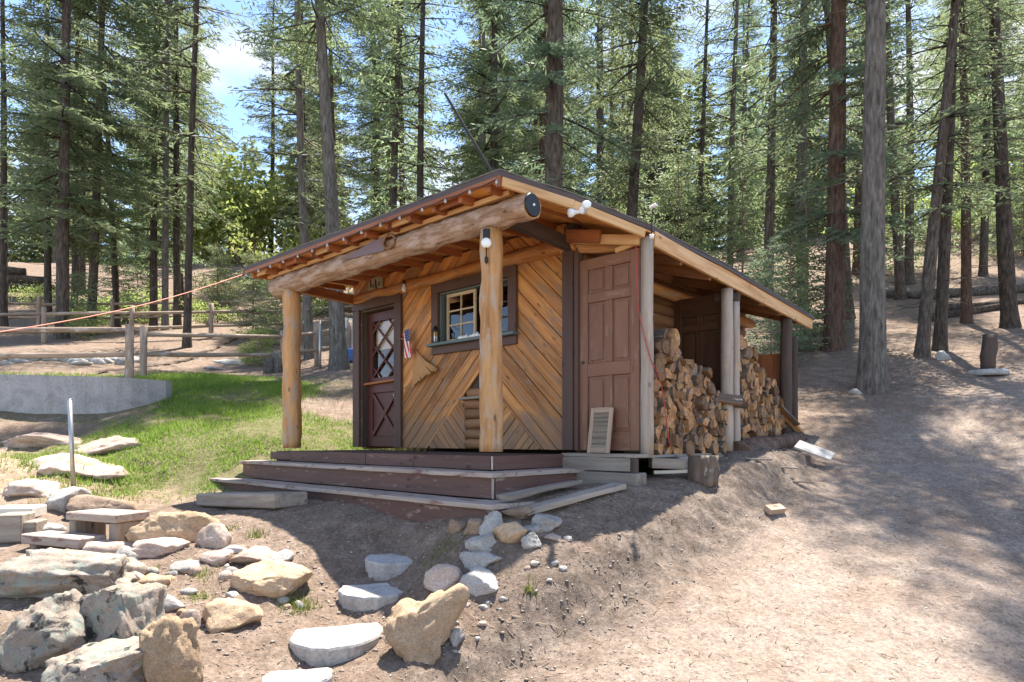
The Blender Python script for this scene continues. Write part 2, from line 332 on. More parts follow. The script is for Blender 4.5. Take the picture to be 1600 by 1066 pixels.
# ------------------------------------------------------------------ terrain
P0 = Vector((1.30, 6.34, 0)); ANG = math.atan2(-0.6727, 0.74)
U = Vector((math.cos(ANG), math.sin(ANG), 0)); Vd = Vector((-math.sin(ANG), math.cos(ANG), 0))
def W(u, v, h=0.0): return P0+U*u+Vd*v+Vector((0, 0, h))
def at(px, py, Z): return Vector(((px-800)/F*Z, Z, EYE+(686-py)/F*Z))
CP = []
for px, py, Z in [(768, 818, 5.0), (341, 766, 8.3), (560, 797, 6.1), (450, 780, 7.1), (660, 806, 5.5), (250, 762, 8.6),
    (612, 905, 5.2), (575, 955, 4.7), (505, 1035, 4.1), (450, 1080, 3.75), (640, 850, 5.55), (500, 880, 5.3),
    (800, 862, 4.75), (850, 835, 5.0), (900, 808, 5.25), (960, 782, 5.6), (1040, 768, 6.0), (1090, 752, 6.3), (1130, 715, 6.9), (1185, 695, 7.7), (1245, 676, 9.2),
    (760, 1045, 3.85), (880, 985, 4.25), (980, 915, 4.7), (1120, 860, 5.3), (1200, 812, 6.0), (1265, 757, 7.1), (1300, 715, 8.4), (1285, 640, 10.2),
    (720, 985, 4.2), (800, 930, 4.5),
    (1100, 1080, 3.65), (1500, 1080, 3.65), (1500, 955, 4.5), (1400, 855, 5.5), (1500, 785, 6.6), (1400, 745, 7.4), (1550, 705, 8.2), (1700, 760, 7.0), (1750, 1000, 4.2),
    (1375, 607, 11), (1300, 558, 13.5), (1440, 556, 12.5), (1543, 588, 11), (1575, 512, 14.5), (1500, 500, 16), (1620, 640, 9), (1550, 430, 22), (1450, 440, 22), (1320, 480, 20), (1700, 520, 13),
    (560, 688, 10.5), (430, 690, 9.5), (300, 705, 9.2), (230, 652, 10.6), (100, 674, 10.3), (0, 672, 10.2), (-150, 665, 10), (350, 640, 11.5), (270, 600, 12.5), (420, 600, 14), (430, 578, 17), (530, 576, 16), (300, 570, 17),
    (100, 552, 16), (0, 555, 15), (100, 530, 20), (300, 515, 22), (500, 505, 24), (330, 510, 27), (200, 455, 34), (200, 412, 44), (20, 412, 44), (400, 420, 42), (-200, 480, 26),
    (110, 768, 7.9), (60, 785, 7.2), (180, 758, 8.4), (20, 725, 8.4), (100, 710, 9.1), (-150, 800, 7), (380, 795, 7.1), (140, 845, 6.2), (245, 840, 5.9), (300, 905, 5.0), (400, 940, 4.6), (350, 1005, 4.05), (200, 960, 4.3), (100, 1080, 3.5), (-100, 960, 4.3)]:
    CP.append(tuple(at(px, py, Z)))
CP += [(x, -6, -1.9) for x in (-20, -6, 6, 20)]+[(0, 1.5, -1.45), (-4, 1, -1.5), (4, 1, -1.45), (2, 2.6, -1.36), (-30, 6, -0.6), (25, 6, 1.0), (0, -30, -5), (-50, -20, -4), (50, -20, -2)]
CP += [tuple(W(-3, 1, -0.5)), tuple(W(-4.5, 3, 0.1)), tuple(W(-1, 3, -0.1)), tuple(W(-2.5, 4.2, 0.35)), tuple(W(-3, -0.6, -0.5)), tuple(W(-1, -0.6, -0.45)), tuple(W(-0.3, 1.2, -0.3))]
CP += [(0, 17, 2.2), (3, 22, 4.2), (-4, 26, 4.9), (8, 30, 7.8), (0, 45, 11.5), (20, 45, 14), (30, 25, 9), (45, 60, 20), (-50, 40, 11), (-30, 20, 3.5), (-25, 65, 15), (0, 75, 17), (30, 80, 21), (-80, 80, 15), (90, 80, 24), (0, 140, 22), (-120, 140, 17), (120, 140, 27), (-60, 10, 1), (60, 10, 6)]
CP = np.array(CP)
def tps(d): return np.where(d > 1e-9, d*d*np.log(d+1e-12), 0)
_xy = CP[:, :2]; _n = len(CP)
_K = tps(np.linalg.norm(_xy[:, None]-_xy[None], axis=2))+np.eye(_n)*0.15
_Pm = np.hstack([np.ones((_n, 1)), _xy]); _A = np.zeros((_n+3, _n+3)); _A[:_n, :_n] = _K; _A[:_n, _n:] = _Pm; _A[_n:, :_n] = _Pm.T
_w = np.linalg.solve(_A, np.concatenate([CP[:, 2], np.zeros(3)]))
def base_z(X, Y):
    X = np.atleast_1d(np.asarray(X, float)); Y = np.atleast_1d(np.asarray(Y, float)); out = np.zeros(len(X))
    for s in range(0, len(X), 20000):
        x = X[s:s+20000]; y = Y[s:s+20000]
        d = np.sqrt((x[:, None]-_xy[None, :, 0])**2+(y[:, None]-_xy[None, :, 1])**2)
        out[s:s+20000] = tps(d) @ _w[:_n]+_w[_n]+_w[_n+1]*x+_w[_n+2]*y
    return out
def vnoise(X, Y, sc, seed=0, octs=4, gain=0.5):
    """value noise, vectorised"""
    rs = np.random.RandomState(seed); tab = rs.rand(256, 256); out = np.zeros(len(X)); amp = 1.0; tot = 0
    for o_ in range(octs):
        x = X*sc; y = Y*sc; xi = np.floor(x).astype(int); yi = np.floor(y).astype(int); fx = x-xi; fy = y-yi
        fx = fx*fx*(3-2*fx); fy = fy*fy*(3-2*fy)
        g = lambda a, b_: tab[(a+o_*17) & 255, (b_+o_*31) & 255]
        out += amp*((g(xi, yi)*(1-fx)+g(xi+1, yi)*fx)*(1-fy)+(g(xi, yi+1)*(1-fx)+g(xi+1, yi+1)*fx)*fy-0.5)*2
        tot += amp; amp *= gain; sc *= 2.1
    return out/tot
def polydist(X, Y, pts):
    d = np.full(len(X), 1e9)
    for (ax, ay), (bx, by) in zip(pts[:-1], pts[1:]):
        vx, vy = bx-ax, by-ay; tt = np.clip(((X-ax)*vx+(Y-ay)*vy)/(vx*vx+vy*vy), 0, 1)
        d = np.minimum(d, np.hypot(X-ax-tt*vx, Y-ay-tt*vy))
    return d
BANK = [tuple(at(px, py, Z)[:2]) for px, py, Z in [(700, 1060, 3.8), (820, 985, 4.3), (960, 890, 4.8), (1090, 815, 5.6), (1170, 765, 6.5), (1250, 725, 7.8)]]
def polysigned(X, Y, pts):
    d = np.full(len(X), 1e9); s = np.zeros(len(X))
    for (ax, ay), (bx, by) in zip(pts[:-1], pts[1:]):
        vx, vy = bx-ax, by-ay; tt = np.clip(((X-ax)*vx+(Y-ay)*vy)/(vx*vx+vy*vy), 0, 1); dd = np.hypot(X-ax-tt*vx, Y-ay-tt*vy)
        cr_ = vx*(Y-ay)-vy*(X-ax); k = dd < d; d = np.where(k, dd, d); s = np.where(k, np.sign(cr_), s)
    return d*s
def masks(X, Y):
    bank = np.exp(-(polydist(X, Y, BANK)/0.38)**2)
    lawn_c = [(-2.6, 10.2, 2.0, 1.9), (-4.6, 11.3, 2.0, 1.6), (-5.2, 9.3, 1.5, 1.6), (-5.6, 13.0, 2.4, 1.6), (-8.2, 12.1, 3.4, 1.2), (-4.0, 8.7, 1.5, 0.6)]
    lawn = np.zeros(len(X))
    for cx, cy, rx, ry in lawn_c: lawn = np.maximum(lawn, np.clip(1.35-np.hypot((X-cx)/rx, (Y-cy)/ry), 0, 1)*1.6)
    lawn = np.clip(lawn*(0.85+1.2*vnoise(X, Y, 0.75, 5, 5, 0.6)+0.35*vnoise(X, Y, 3.0, 15, 3)), 0, 1)
    mound = np.clip(1.25-np.hypot((X+3.1)/1.5, (Y-12.6)/1.3), 0, 1); lawn *= 1-np.clip(mound*1.6, 0, 1)
    rocky = np.clip(1.3-np.hypot((X+6.3)/1.9, (Y-8.5)/1.3), 0, 1)
    tc_ = [tuple(at(px, py, Z)[:2]) for px, py, Z in [(1350, 1080, 3.6), (1400, 850, 5.5), (1440, 745, 7.4), (1560, 690, 8.6), (1750, 650, 9.6)]]
    drive = np.clip(1.6-polydist(X, Y, tc_)/1.25, 0, 1)
    return bank, lawn, rocky, drive
def surf_z(X, Y):
    X = np.atleast_1d(np.asarray(X, float)); Y = np.atleast_1d(np.asarray(Y, float))
    z = base_z(X, Y); bank, lawn, rocky, drive = masks(X, Y); r = np.hypot(X, Y)
    near = np.clip(1.2-r/26, 0, 1)
    z += near*(1-0.75*drive)*(0.030*vnoise(X, Y, 1.7, 1, 3)+0.022*vnoise(X, Y, 5.5, 2, 4, 0.6))
    z += drive*0.006*vnoise(X, Y, 4, 21, 4, 0.6)
    z += bank*(0.075*vnoise(X, Y, 4.0, 3, 5, 0.7)+0.065*np.abs(vnoise(X, Y, 9, 4, 4, 0.65)))
    sd = polysigned(X, Y, BANK)+0.10*vnoise(X, Y, 1.6, 33, 3); fall = np.exp(-(polydist(X, Y, BANK)/0.55)**2); z += (0.075*np.tanh(sd/0.13)-0.06)*fall
    garden = np.clip(1.3-np.hypot((X+1.7)/1.6, (Y-4.6)/1.3), 0, 1); z += garden*0.03*vnoise(X, Y, 6, 14, 4, 0.65)
    z += rocky*(0.16*np.abs(vnoise(X, Y, 1.9, 6, 4, 0.55))+0.06*vnoise(X, Y, 6, 7, 4, 0.6))
    rut = np.exp(-((polydist(X, Y, [tuple(at(px, py, Z)[:2]) for px, py, Z in [(1230, 1080, 3.6), (1300, 960, 4.4), (1420, 800, 6.2)]])-0.0)/0.10)**2)
    rut2 = np.exp(-(polydist(X, Y, [tuple(at(px, py, Z)[:2]) for px, py, Z in [(1640, 1080, 3.6), (1600, 960, 4.4), (1590, 800, 6.2)]])/0.12)**2)
    z -= 0.028*(rut+rut2)*drive*(0.7+0.5*vnoise(X, Y, 2, 51, 3))
    z += np.clip((r-24)/20, 0, 1)*0.5*vnoise(X, Y, 0.16, 9, 4)
    return z
def gz(x, y): return float(surf_z([x], [y])[0])
def axis(segs):
    a = [segs[0][0]]
    for lo, hi, st in segs:
        x = lo
        while x < hi-1e-6: x += st; a.append(x)
    return np.array(a)
gx = axis([(-180, -60, 10), (-60, -24, 2.0), (-24, -9, 0.4), (-9, -3.2, 0.10), (-3.2, -1.6, 0.045), (-1.6, 4.4, 0.03), (4.4, 6.0, 0.045), (6.0, 9.5, 0.10), (9.5, 24, 0.4), (24, 60, 2.0), (60, 180, 10)])
gy = axis([(-40, -8, 4), (-8, 2.6, 0.5), (2.6, 3.2, 0.045), (3.2, 7.4, 0.03), (7.4, 9.2, 0.045), (9.2, 13, 0.10), (13, 20, 0.2), (20, 40, 0.6), (40, 90, 2), (90, 220, 10)])
GX, GY = np.meshgrid(gx, gy); fx_, fy_ = GX.ravel(), GY.ravel(); fz_ = surf_z(fx_, fy_)
# keep the ground under the cabin floor
lu = (fx_-P0.x)*U.x+(fy_-P0.y)*U.y; lv = (fx_-P0.x)*Vd.x+(fy_-P0.y)*Vd.y
ins = (lu > -5.0) & (lu < -0.85) & (lv > -1.3) & (lv < 4.6); fz_[ins] = np.minimum(fz_[ins], -0.25)
ins2 = (lu > -0.9) & (lu < 0.05) & (lv > -0.1) & (lv < 1.9); fz_[ins2] = np.minimum(fz_[ins2], -0.22)
nx = len(gx); ny = len(gy)
ii, jj = np.meshgrid(np.arange(nx-1), np.arange(ny-1)); a = (jj*nx+ii).ravel()
gme = trimesh('ground', np.stack([fx_, fy_, fz_], 1), np.stack([a, a+1, a+1+nx, a+nx], 1), True)
bank, lawn, rocky, drive = masks(fx_, fy_)
col = gme.color_attributes.new('cover', 'FLOAT_COLOR', 'POINT')
col.data.foreach_set('color', np.stack([lawn, bank, rocky, drive], 1).astype(np.float32).ravel())
m, t, b, o = newmat('soil')
g = N(t, 'ShaderNodeNewGeometry'); at_ = N(t, 'ShaderNodeAttribute', attribute_name='cover'); sep = N(t, 'ShaderNodeSeparateColor'); L(t, at_.outputs['Color'], sep.inputs[0])
pos = g.outputs['Position']
n1 = noise_n(t, pos, 0.8, 5, 0.6); n2 = noise_n(t, pos, 6, 7, 0.7); n3 = noise_n(t, pos, 30, 8, 0.8); n4 = noise_n(t, pos, 85, 4, 0.7); n5 = noise_n(t, pos, 2.4, 6, 0.65, 0.8)
dirt = ramp(t, n2, [(0.3, (0.125, 0.09, 0.066)), (0.5, (0.205, 0.152, 0.115)), (0.7, (0.29, 0.225, 0.177))])
dr = ramp(t, n2, [(0.3, (0.235, 0.183, 0.146)), (0.5, (0.295, 0.234, 0.189)), (0.72, (0.35, 0.284, 0.234))])
c = mixc(t, at_.outputs['Alpha'], dirt, dr)
c = mixc(t, ramp(t, n1, [(0.5, (0, 0, 0)), (0.68, (0.55, 0.55, 0.55))]), c, (0.20, 0.135, 0.095))
bk = ramp(t, n2, [(0.35, (0.075, 0.058, 0.046)), (0.62, (0.20, 0.16, 0.13))])
c = mixc(t, math_n(t, 'MULTIPLY', sep.outputs[1], 0.75), c, bk)
rk = ramp(t, n2, [(0.3, (0.26, 0.17, 0.11)), (0.6, (0.42, 0.31, 0.22))]); c = mixc(t, sep.outputs[2], c, rk)
gr = ramp(t, n2, [(0.3, (0.09, 0.10, 0.035)), (0.65, (0.17, 0.16, 0.07))]); c = mixc(t, math_n(t, 'MULTIPLY', sep.outputs[0], 0.8), c, gr)
c = mixc(t, ramp(t, n5, [(0.50, (0, 0, 0)), (0.66, (0.4, 0.4, 0.4))]), c, (0.18, 0.125, 0.09))
c = mixc(t, 0.7, c, ramp(t, n3, [(0.34, (0.16, 0.16, 0.16)), (0.5, (0.5, 0.49, 0.48)), (0.66, (0.80, 0.78, 0.75))]), 'OVERLAY')
vc = N(t, 'ShaderNodeTexVoronoi'); vc.inputs['Scale'].default_value = 26; vc.inputs['Randomness'].default_value = 1; L(t, pos, vc.inputs['Vector'])
dk = ramp(t, vc.outputs['Distance'], [(0.10, (1, 1, 1)), (0.17, (0, 0, 0))]); c = mixc(t, math_n(t, 'MULTIPLY', dk, 0.65), c, (0.09, 0.065, 0.05))
chip = ramp(t, n4, [(0.64, (0, 0, 0)), (0.69, (1, 1, 1))]); c = mixc(t, math_n(t, 'MULTIPLY', chip, 0.65), c, (0.50, 0.42, 0.35))
L(t, c, b.inputs['Base Color']); b.inputs['Roughness'].default_value = 0.95; b.inputs['Specular IOR Level'].default_value = 0.1
bump(t, b, math_n(t, 'ADD', n2, n3), 0.7, 0.035)
ground = link('ground', gme, 'soil'); tag(ground, 'dirt yard, driveway and wooded hillside', 'ground', kind='structure')
def hit(px, py, zmin=2.5, zmax=60):
    """where the sight line through a photo pixel meets the ground"""
    Z = np.concatenate([np.arange(zmin, 14, 0.03), np.arange(14, zmax, 0.15)])
    X = (px-800)/F*Z; zz = EYE+(686-py)/F*Z; d = surf_z(X, Z)-zz
    k = np.argmax(d >= 0) if (d >= 0).any() else len(Z)-1
    return Vector((X[k], Z[k], float(surf_z([X[k]], [Z[k]])[0])))

# ------------------------------------------------------------------ the cabin (local axes: u right along the front, v back, h up from the deck)
cab = empty('log_cabin', P0, ANG)
tag(cab, 'small log cabin with diagonal plank front, covered porch and lean-to woodshed', 'cabin')
def pl(name, a, b_, wd, th, mat, par=None, **k): return plank(name, a, b_, wd, th, mat, par or cab, **k)
UL, UR = -4.96, -0.80
# porch deck and wrap-around steps
deck = pl('porch_deck', ((UL+UR)/2-2.07, -0.62, -0.115), ((UL+UR)/2+2.07, -0.62, -0.115), 1.30, 0.14, 'dark_timber')
def board_in(par, name, a, b_, wd, th, mat, **k):
    o = plank(name, a, b_, wd, th, mat, None, **k); Mw = o.matrix_local.copy(); o.parent = par; o.matrix_local = par.matrix_local.inverted() @ Mw; return o
for i in range(10):
    v = -1.265+i*0.135
    board_in(deck, 'deck_board', (UL-0.02, v, -0.018), (UR+0.02, v, -0.018), 0.128, 0.036, 'worn_paint', wob=0.002, seg=6)
cuts = [UL, -4.42, -2.75, -1.9, UR]
for i in range(4):
    pl('deck_fascia', (cuts[i]+0.003, -1.338, -0.103), (cuts[i+1]-0.003, -1.338, -0.103), 0.128 if i else 0.10, 0.03, 'worn_paint', up=(0, 1, 0), wob=0.004, seg=6)
pl('deck_fascia', (UR+0.012, -1.32, -0.103), (UR+0.012, 0.0, -0.103), 0.13, 0.03, 'worn_paint', up=(1, 0, 0), wob=0.004, seg=5)
def step(h, out, hb, uleft, tag_):
    v = -1.33-out; ur = UR+out
    st = pl('step_riser', (uleft+0.03, v+0.055, (h-0.04+hb)/2), (ur-0.05, v+0.055, (h-0.04+hb)/2), h-0.04-hb, 0.035, 'worn_paint', up=(0, 1, 0), wob=0.004, seg=8)
    pl('step_tread', (uleft, v+0.15, h-0.02), (ur-0.003, v+0.15, h-0.02), 0.31, 0.04, 'tread_wood', wob=0.005, seg=10)
    pl('step_riser', (ur-0.05, v+0.075, (h-0.04+hb)/2), (ur-0.05, 0.0, (h-0.04+hb)/2), h-0.04-hb, 0.035, 'worn_paint', up=(1, 0, 0), wob=0.004, seg=5)
    pl('step_tread', (ur-0.15, v+0.31, h-0.021), (ur-0.15, 0.02, h-0.021), 0.30, 0.04, 'tread_wood', wob=0.004, seg=6)
    pl('corner_strip', (ur-0.035, v+0.04, hb), (ur-0.035, v+0.04, h-0.042), 0.02, 0.02, 'tread_wood', up=(0, 1, 0))
step(-0.175, 0.30, -0.40, -5.28, 0); step(-0.405, 0.60, -0.62, -5.50, 1)
pl('corner_strip', (UR+0.02, -1.345, -0.165), (UR+0.02, -1.345, -0.04), 0.018, 0.018, 'tread_wood', up=(0, 1, 0))
# front wall: sheathing with chevron planks, each its own board
TOP = 2.46
wall = empty('front_wall'); wall.parent = cab
DR = (-4.92, -3.77, 2.17)      # door trim outer: left, right, top
WN = (-3.126, -1.636, 1.22, 2.14)  # window trim outer
def polyclip(poly, a, b_, c_):
    """keep the side a*x+b*y<=c"""
    out = []
    for i in range(len(poly)):
        p, q = poly[i], poly[(i+1) % len(poly)]; dp = a*p[0]+b_*p[1]-c_; dq = a*q[0]+b_*q[1]-c_
        if dp <= 0: out.append(p)
        if (dp < 0 < dq) or (dq < 0 < dp):
            s = dp/(dp-dq); out.append((p[0]+(q[0]-p[0])*s, p[1]+(q[1]-p[1])*s))
    return out
def board_poly(poly, ang, th, mat, v0, name='siding_board', par=wall):
    ar = 0.5*abs(sum(poly[i][0]*poly[(i+1) % len(poly)][1]-poly[(i+1) % len(poly)][0]*poly[i][1] for i in range(len(poly))))
    if len(poly) < 3 or ar < 0.0015: return None
    cx = sum(p[0] for p in poly)/len(poly); cy = sum(p[1] for p in poly)/len(poly)
    ca, sa = math.cos(ang), math.sin(ang)
    loc = [((p[0]-cx)*ca+(p[1]-cy)*sa, -(p[0]-cx)*sa+(p[1]-cy)*ca) for p in poly]
    if sum(loc[i][0]*loc[(i+1) % len(loc)][1]-loc[(i+1) % len(loc)][0]*loc[i][1] for i in range(len(loc))) < 0: loc = loc[::-1]
    n = len(loc); ins = [(x*0.997, y*0.955) for x, y in loc]
    # the front is at local z = +th
    V = [(x, y, 0) for x, y in loc]+[(x, y, th*0.7) for x, y in loc]+[(x, y, th) for x, y in ins]
    Fc = [tuple(range(n-1, -1, -1)), tuple(range(2*n, 3*n))]
    for k in range(n):
        j = (k+1) % n; Fc += [(k, j, j+n, k+n), (k+n, j+n, j+2*n, k+2*n)]
    M = Matrix.Translation((cx, v0, cy)) @ Matrix.Rotation(R(90), 4, 'X') @ Matrix.Rotation(ang, 4, 'Z')
    return link(name, pymesh('board', V, Fc), mat, par, M)
uc = -2.28
def fill(region, ang, wd, mat='siding', hole=None, v0=0.0):
    ca, sa = math.cos(ang), math.sin(ang); d0 = -9.0; rr = random.Random(int(abs(ang)*100)+len(region))
    while d0 < 9:
        wv = wd*(0.82+0.4*rr.random()); poly = region
        poly = polyclip(poly, sa, -ca, -d0-0.002); poly = polyclip(poly, -sa, ca, d0+wv-0.003) if poly else poly
        if poly and len(poly) >= 3:
            parts = [poly]
            if hole:
                # cut the strip across its own length where it passes behind the window
                parts = []
                hx0, hx1, hy0, hy1 = hole; mid = d0+wv/2; ss = []
                for k in range(-600, 601):
                    s = k*0.01; x = s*ca-mid*sa; y = s*sa+mid*ca
                    if hx0 < x < hx1 and hy0 < y < hy1: ss.append(s)
                if ss:
                    q = polyclip(poly, ca, sa, min(ss)); parts += [q] if q else []
                    q = polyclip(poly, -ca, -sa, -max(ss)); parts += [q] if q else []
                else: parts = [poly]
            for q in parts:
                if len(q) >= 3: board_poly(q, ang, 0.022+0.012*rr.random(), mat, v0)
        d0 += wv
def rect(a, b_, c_, d): return [(a, c_), (b_, c_), (b_, d), (a, d)]
hole = (WN[0]+0.07, WN[1]-0.07, WN[2]+0.05, WN[3]-0.05)
apex = 0.94; hw = 0.98; k_ = apex/hw
left = polyclip(polyclip(rect(DR[1]-0.02, uc, 0.0, TOP), 0, -1, 0), 1, 0, uc)
def above_T(poly, side):      # outside the low triangle
    return polyclip(poly, side*k_, -1, side*k_*uc-apex) if side < 0 else polyclip(poly, k_, -1, k_*uc-apex)
# line of the triangle: h = apex - k*|u-uc|
L_out = polyclip(rect(DR[1]-0.02, uc-0.001, 0.0, TOP), k_, -1, k_*uc-apex)
R_out = polyclip(rect(uc+0.001, UR-0.14, 0.0, TOP), -k_, -1, -k_*uc-apex)
L_in = polyclip(rect(uc-hw, uc-0.25, 0.0, apex), -k_, 1, -k_*uc+apex-0.0)
R_in = polyclip(rect(uc+0.25, uc+hw, 0.0, apex), k_, 1, k_*uc+apex-0.0)
fill(L_out, R(44), 0.118, hole=hole); fill(R_out, R(-44), 0.145, hole=hole)
fill(L_in, R(-46), 0.10); fill(R_in, R(46), 0.10)
fill(rect(UL, DR[1]-0.021, DR[2], TOP), R(40), 0.16)
for i in range(6):
    hh = 0.06+i*0.125; wd = 0.50 if hh < 0.55 else 0.44*(0.94-hh)/0.4+0.12
    log('log_slab', (uc-wd/2, 0.02, hh), (uc+wd/2, 0.02, hh), 0.066, 0.064, 'log_wall', wall, 10, 4, 0.1)
shl = pl('wall_shelf', (uc-0.30, -0.055, 0.62), (uc+0.34, -0.055, 0.635), 0.10, 0.03, 'grey_board')
# dark sheathing behind the planks, round the window
for (a, b_, c_, d) in [(DR[1]-0.02, WN[0]+0.05, 0, TOP), (WN[1]-0.05, UR-0.02, 0, TOP), (WN[0]+0.05, WN[1]-0.05, 0, WN[2]+0.05), (WN[0]+0.05, WN[1]-0.05, WN[3]-0.05, TOP+0.05), (UL, DR[1]-0.02, DR[2]-0.05, TOP)]:
    pl('sheathing', ((a+b_)/2, 0.03, c_), ((a+b_)/2, 0.03, d), b_-a, 0.03, 'dark_timber', up=(0, 1, 0), bev=0)
log('bark_edge_rail', (UL, -0.035, 2.20), (UR+0.02, -0.045, 2.22), 0.075, 0.085, 'siding', None or cab, 10, 24, 0.35)
pl('corner_board', (UR-0.085, -0.05, 0.0), (UR-0.085, -0.05, 2.16), 0.14, 0.06, 'brown_paint', up=(0, 1, 0))
pl('corner_board', (UR+0.015, -0.01, 0.0), (UR+0.015, -0.01, 2.16), 0.05, 0.10, 'brown_paint', up=(0, 1, 0))
# entry door
dm = 'brown_paint'
door = empty('entry_door', (-4.30, 0.09, 0)); door.parent = cab
pl('door_trim', (DR[0]+0.08, -0.05, 0), (DR[0]+0.08, -0.05, DR[2]-0.15), 0.16, 0.05, dm, up=(0, 1, 0))
pl('door_trim', (DR[1]-0.075, -0.05, 0), (DR[1]-0.075, -0.05, DR[2]-0.15), 0.15, 0.05, dm, up=(0, 1, 0))
pl('door_trim', (DR[0], -0.052, DR[2]-0.074), (DR[1], -0.052, DR[2]-0.074), 0.15, 0.05, dm, up=(0, 1, 0))
x0, x1 = DR[0]+0.165, DR[1]-0.155
for a in (x0+0.012, x1-0.012): pl('door_jamb', (a, 0.05, 0), (a, 0.05, DR[2]-0.155), 0.024, 0.16, 'dark_timber', up=(0, 1, 0))
pl('door_jamb', (x0, 0.05, DR[2]-0.165), (x1, 0.05, DR[2]-0.165), 0.03, 0.16, 'dark_timber', up=(0, 1, 0))
d0, d1, dtop = x0+0.03-(-4.30), x1-0.03-(-4.30), DR[2]-0.19
em = 'entry_paint'
def dp(name, a, b_, wd, th, mat=em, **k): return plank(name, a, b_, wd, th, mat, door, up=(0, 1, 0), **k)
dp('stile', (d0+0.05, 0, 0.01), (d0+0.05, 0, dtop), 0.10, 0.045); dp('stile', (d1-0.05, 0, 0.01), (d1-0.05, 0, dtop), 0.10, 0.045)
ia, ib = d0+0.1, d1-0.1
for a, c_ in ((0.01, 0.16), (0.80, 1.02), (dtop-0.13, dtop)): dp('rail', (ia, 0, (a+c_)/2), (ib, 0, (a+c_)/2), c_-a, 0.044)
dp('panel', ((ia+ib)/2, 0.012, 0.16), ((ia+ib)/2, 0.012, 0.80), ib-ia, 0.015)
for sg in (1, -1): dp('cross_brace', (ia if sg > 0 else ib, -0.012-0.003*sg, 0.17), (ib if sg > 0 else ia, -0.012-0.003*sg, 0.79), 0.06, 0.025)
dp('door_shelf', (d0-0.02, -0.05, 0.93), (d1, -0.05, 0.955), 0.03, 0.10, 'red_board')
dp('glass_pane', ((ia+ib)/2, 0.014, 1.02), ((ia+ib)/2, 0.014, dtop-0.13), ib-ia, 0.005, 'glass', bev=0)
gw, g0, g1 = ib-ia, 1.02, dtop-0.13; cell = gw/1.5; ch = (g1-g0)/2.5
for s0 in range(-4, 7):
    for sg in (1, -1):
        pts = []
        # bar: x from ia.. ib, h = g0 + s0*ch/.. + sg*(x-ia)*ch/cell*...
        sl_ = 2*ch/cell*0.5*sg*1.0
        h_at = lambda x: g0+s0*ch+sl_*(x-ia)*1.0 if sg > 0 else g1-s0*ch+sl_*(x-ia)
        xa, xb = ia, ib; ha, hb = h_at(xa), h_at(xb)
        lo, hi = min(ha, hb), max(ha, hb)
        if hi < g0+0.03 or lo > g1-0.03: continue
        inv = lambda h: ia+(h-ha)/sl_
        q = sorted([(xa, ha), (xb, hb)], key=lambda p: p[1])
        p, r_ = list(q[0]), list(q[1])
        if p[1] < g0: p = [inv(g0), g0]
        if r_[1] > g1: r_ = [inv(g1), g1]
        if math.hypot(p[0]-r_[0], p[1]-r_[1]) > 0.08: dp('lattice_bar', (p[0], -0.004-0.004*sg, p[1]), (r_[0], -0.004-0.004*sg, r_[1]), 0.028, 0.022)
dp('curtain', ((ia+ib)/2, 0.06, g0+0.42), ((ia+ib)/2, 0.06, g1), ib-ia, 0.01, 'curtain', bev=0)
lathe('door_knob', [(0.012, 0), (0.012, 0.03), (0.028, 0.04), (0.03, 0.055), (0.02, 0.07)], 'steel', door, 12, Matrix.Translation((d1-0.05, -0.022, 0.74)) @ Matrix.Rotation(R(90), 4, 'X'))
# window
win = empty('window', ((WN[0]+WN[1])/2, 0, 0)); win.parent = cab
wc = (WN[0]+WN[1])/2; wa, wb, w0, w1 = WN[0]-wc, WN[1]-wc, WN[2], WN[3]
def wp(name, a, b_, wd, th, mat, **k): return plank(name, a, b_, wd, th, mat, win, up=(0, 1, 0), **k)
T_ = 0.125
wp('window_trim', (wa+T_/2, -0.05, w0+0.14), (wa+T_/2, -0.05, w1-T_), T_, 0.05, dm); wp('window_trim', (wb-T_/2, -0.05, w0+0.14), (wb-T_/2, -0.05, w1-T_), T_, 0.05, dm)
wp('window_trim', (wa, -0.052, w1-T_/2), (wb, -0.052, w1-T_/2), T_, 0.05, dm)
wp('window_trim', (wa, -0.045, w0+0.05), (wb, -0.045, w0+0.05), 0.10, 0.045, dm)
wp('window_sill', (wa-0.02, -0.07, w0+0.12), (wb+0.02, -0.07, w0+0.12), 0.035, 0.15, 'slate')
ja, jb, j0, j1 = wa+T_, wb-T_, w0+0.14, w1-T_
for a in (ja+0.01, jb-0.01): wp('window_jamb', (a, 0.04, j0), (a, 0.04, j1), 0.02, 0.14, 'slate')
wp('window_jamb', ((ja), 0.04, j1-0.01), (jb, 0.04, j1-0.01), 0.02, 0.14, 'slate')
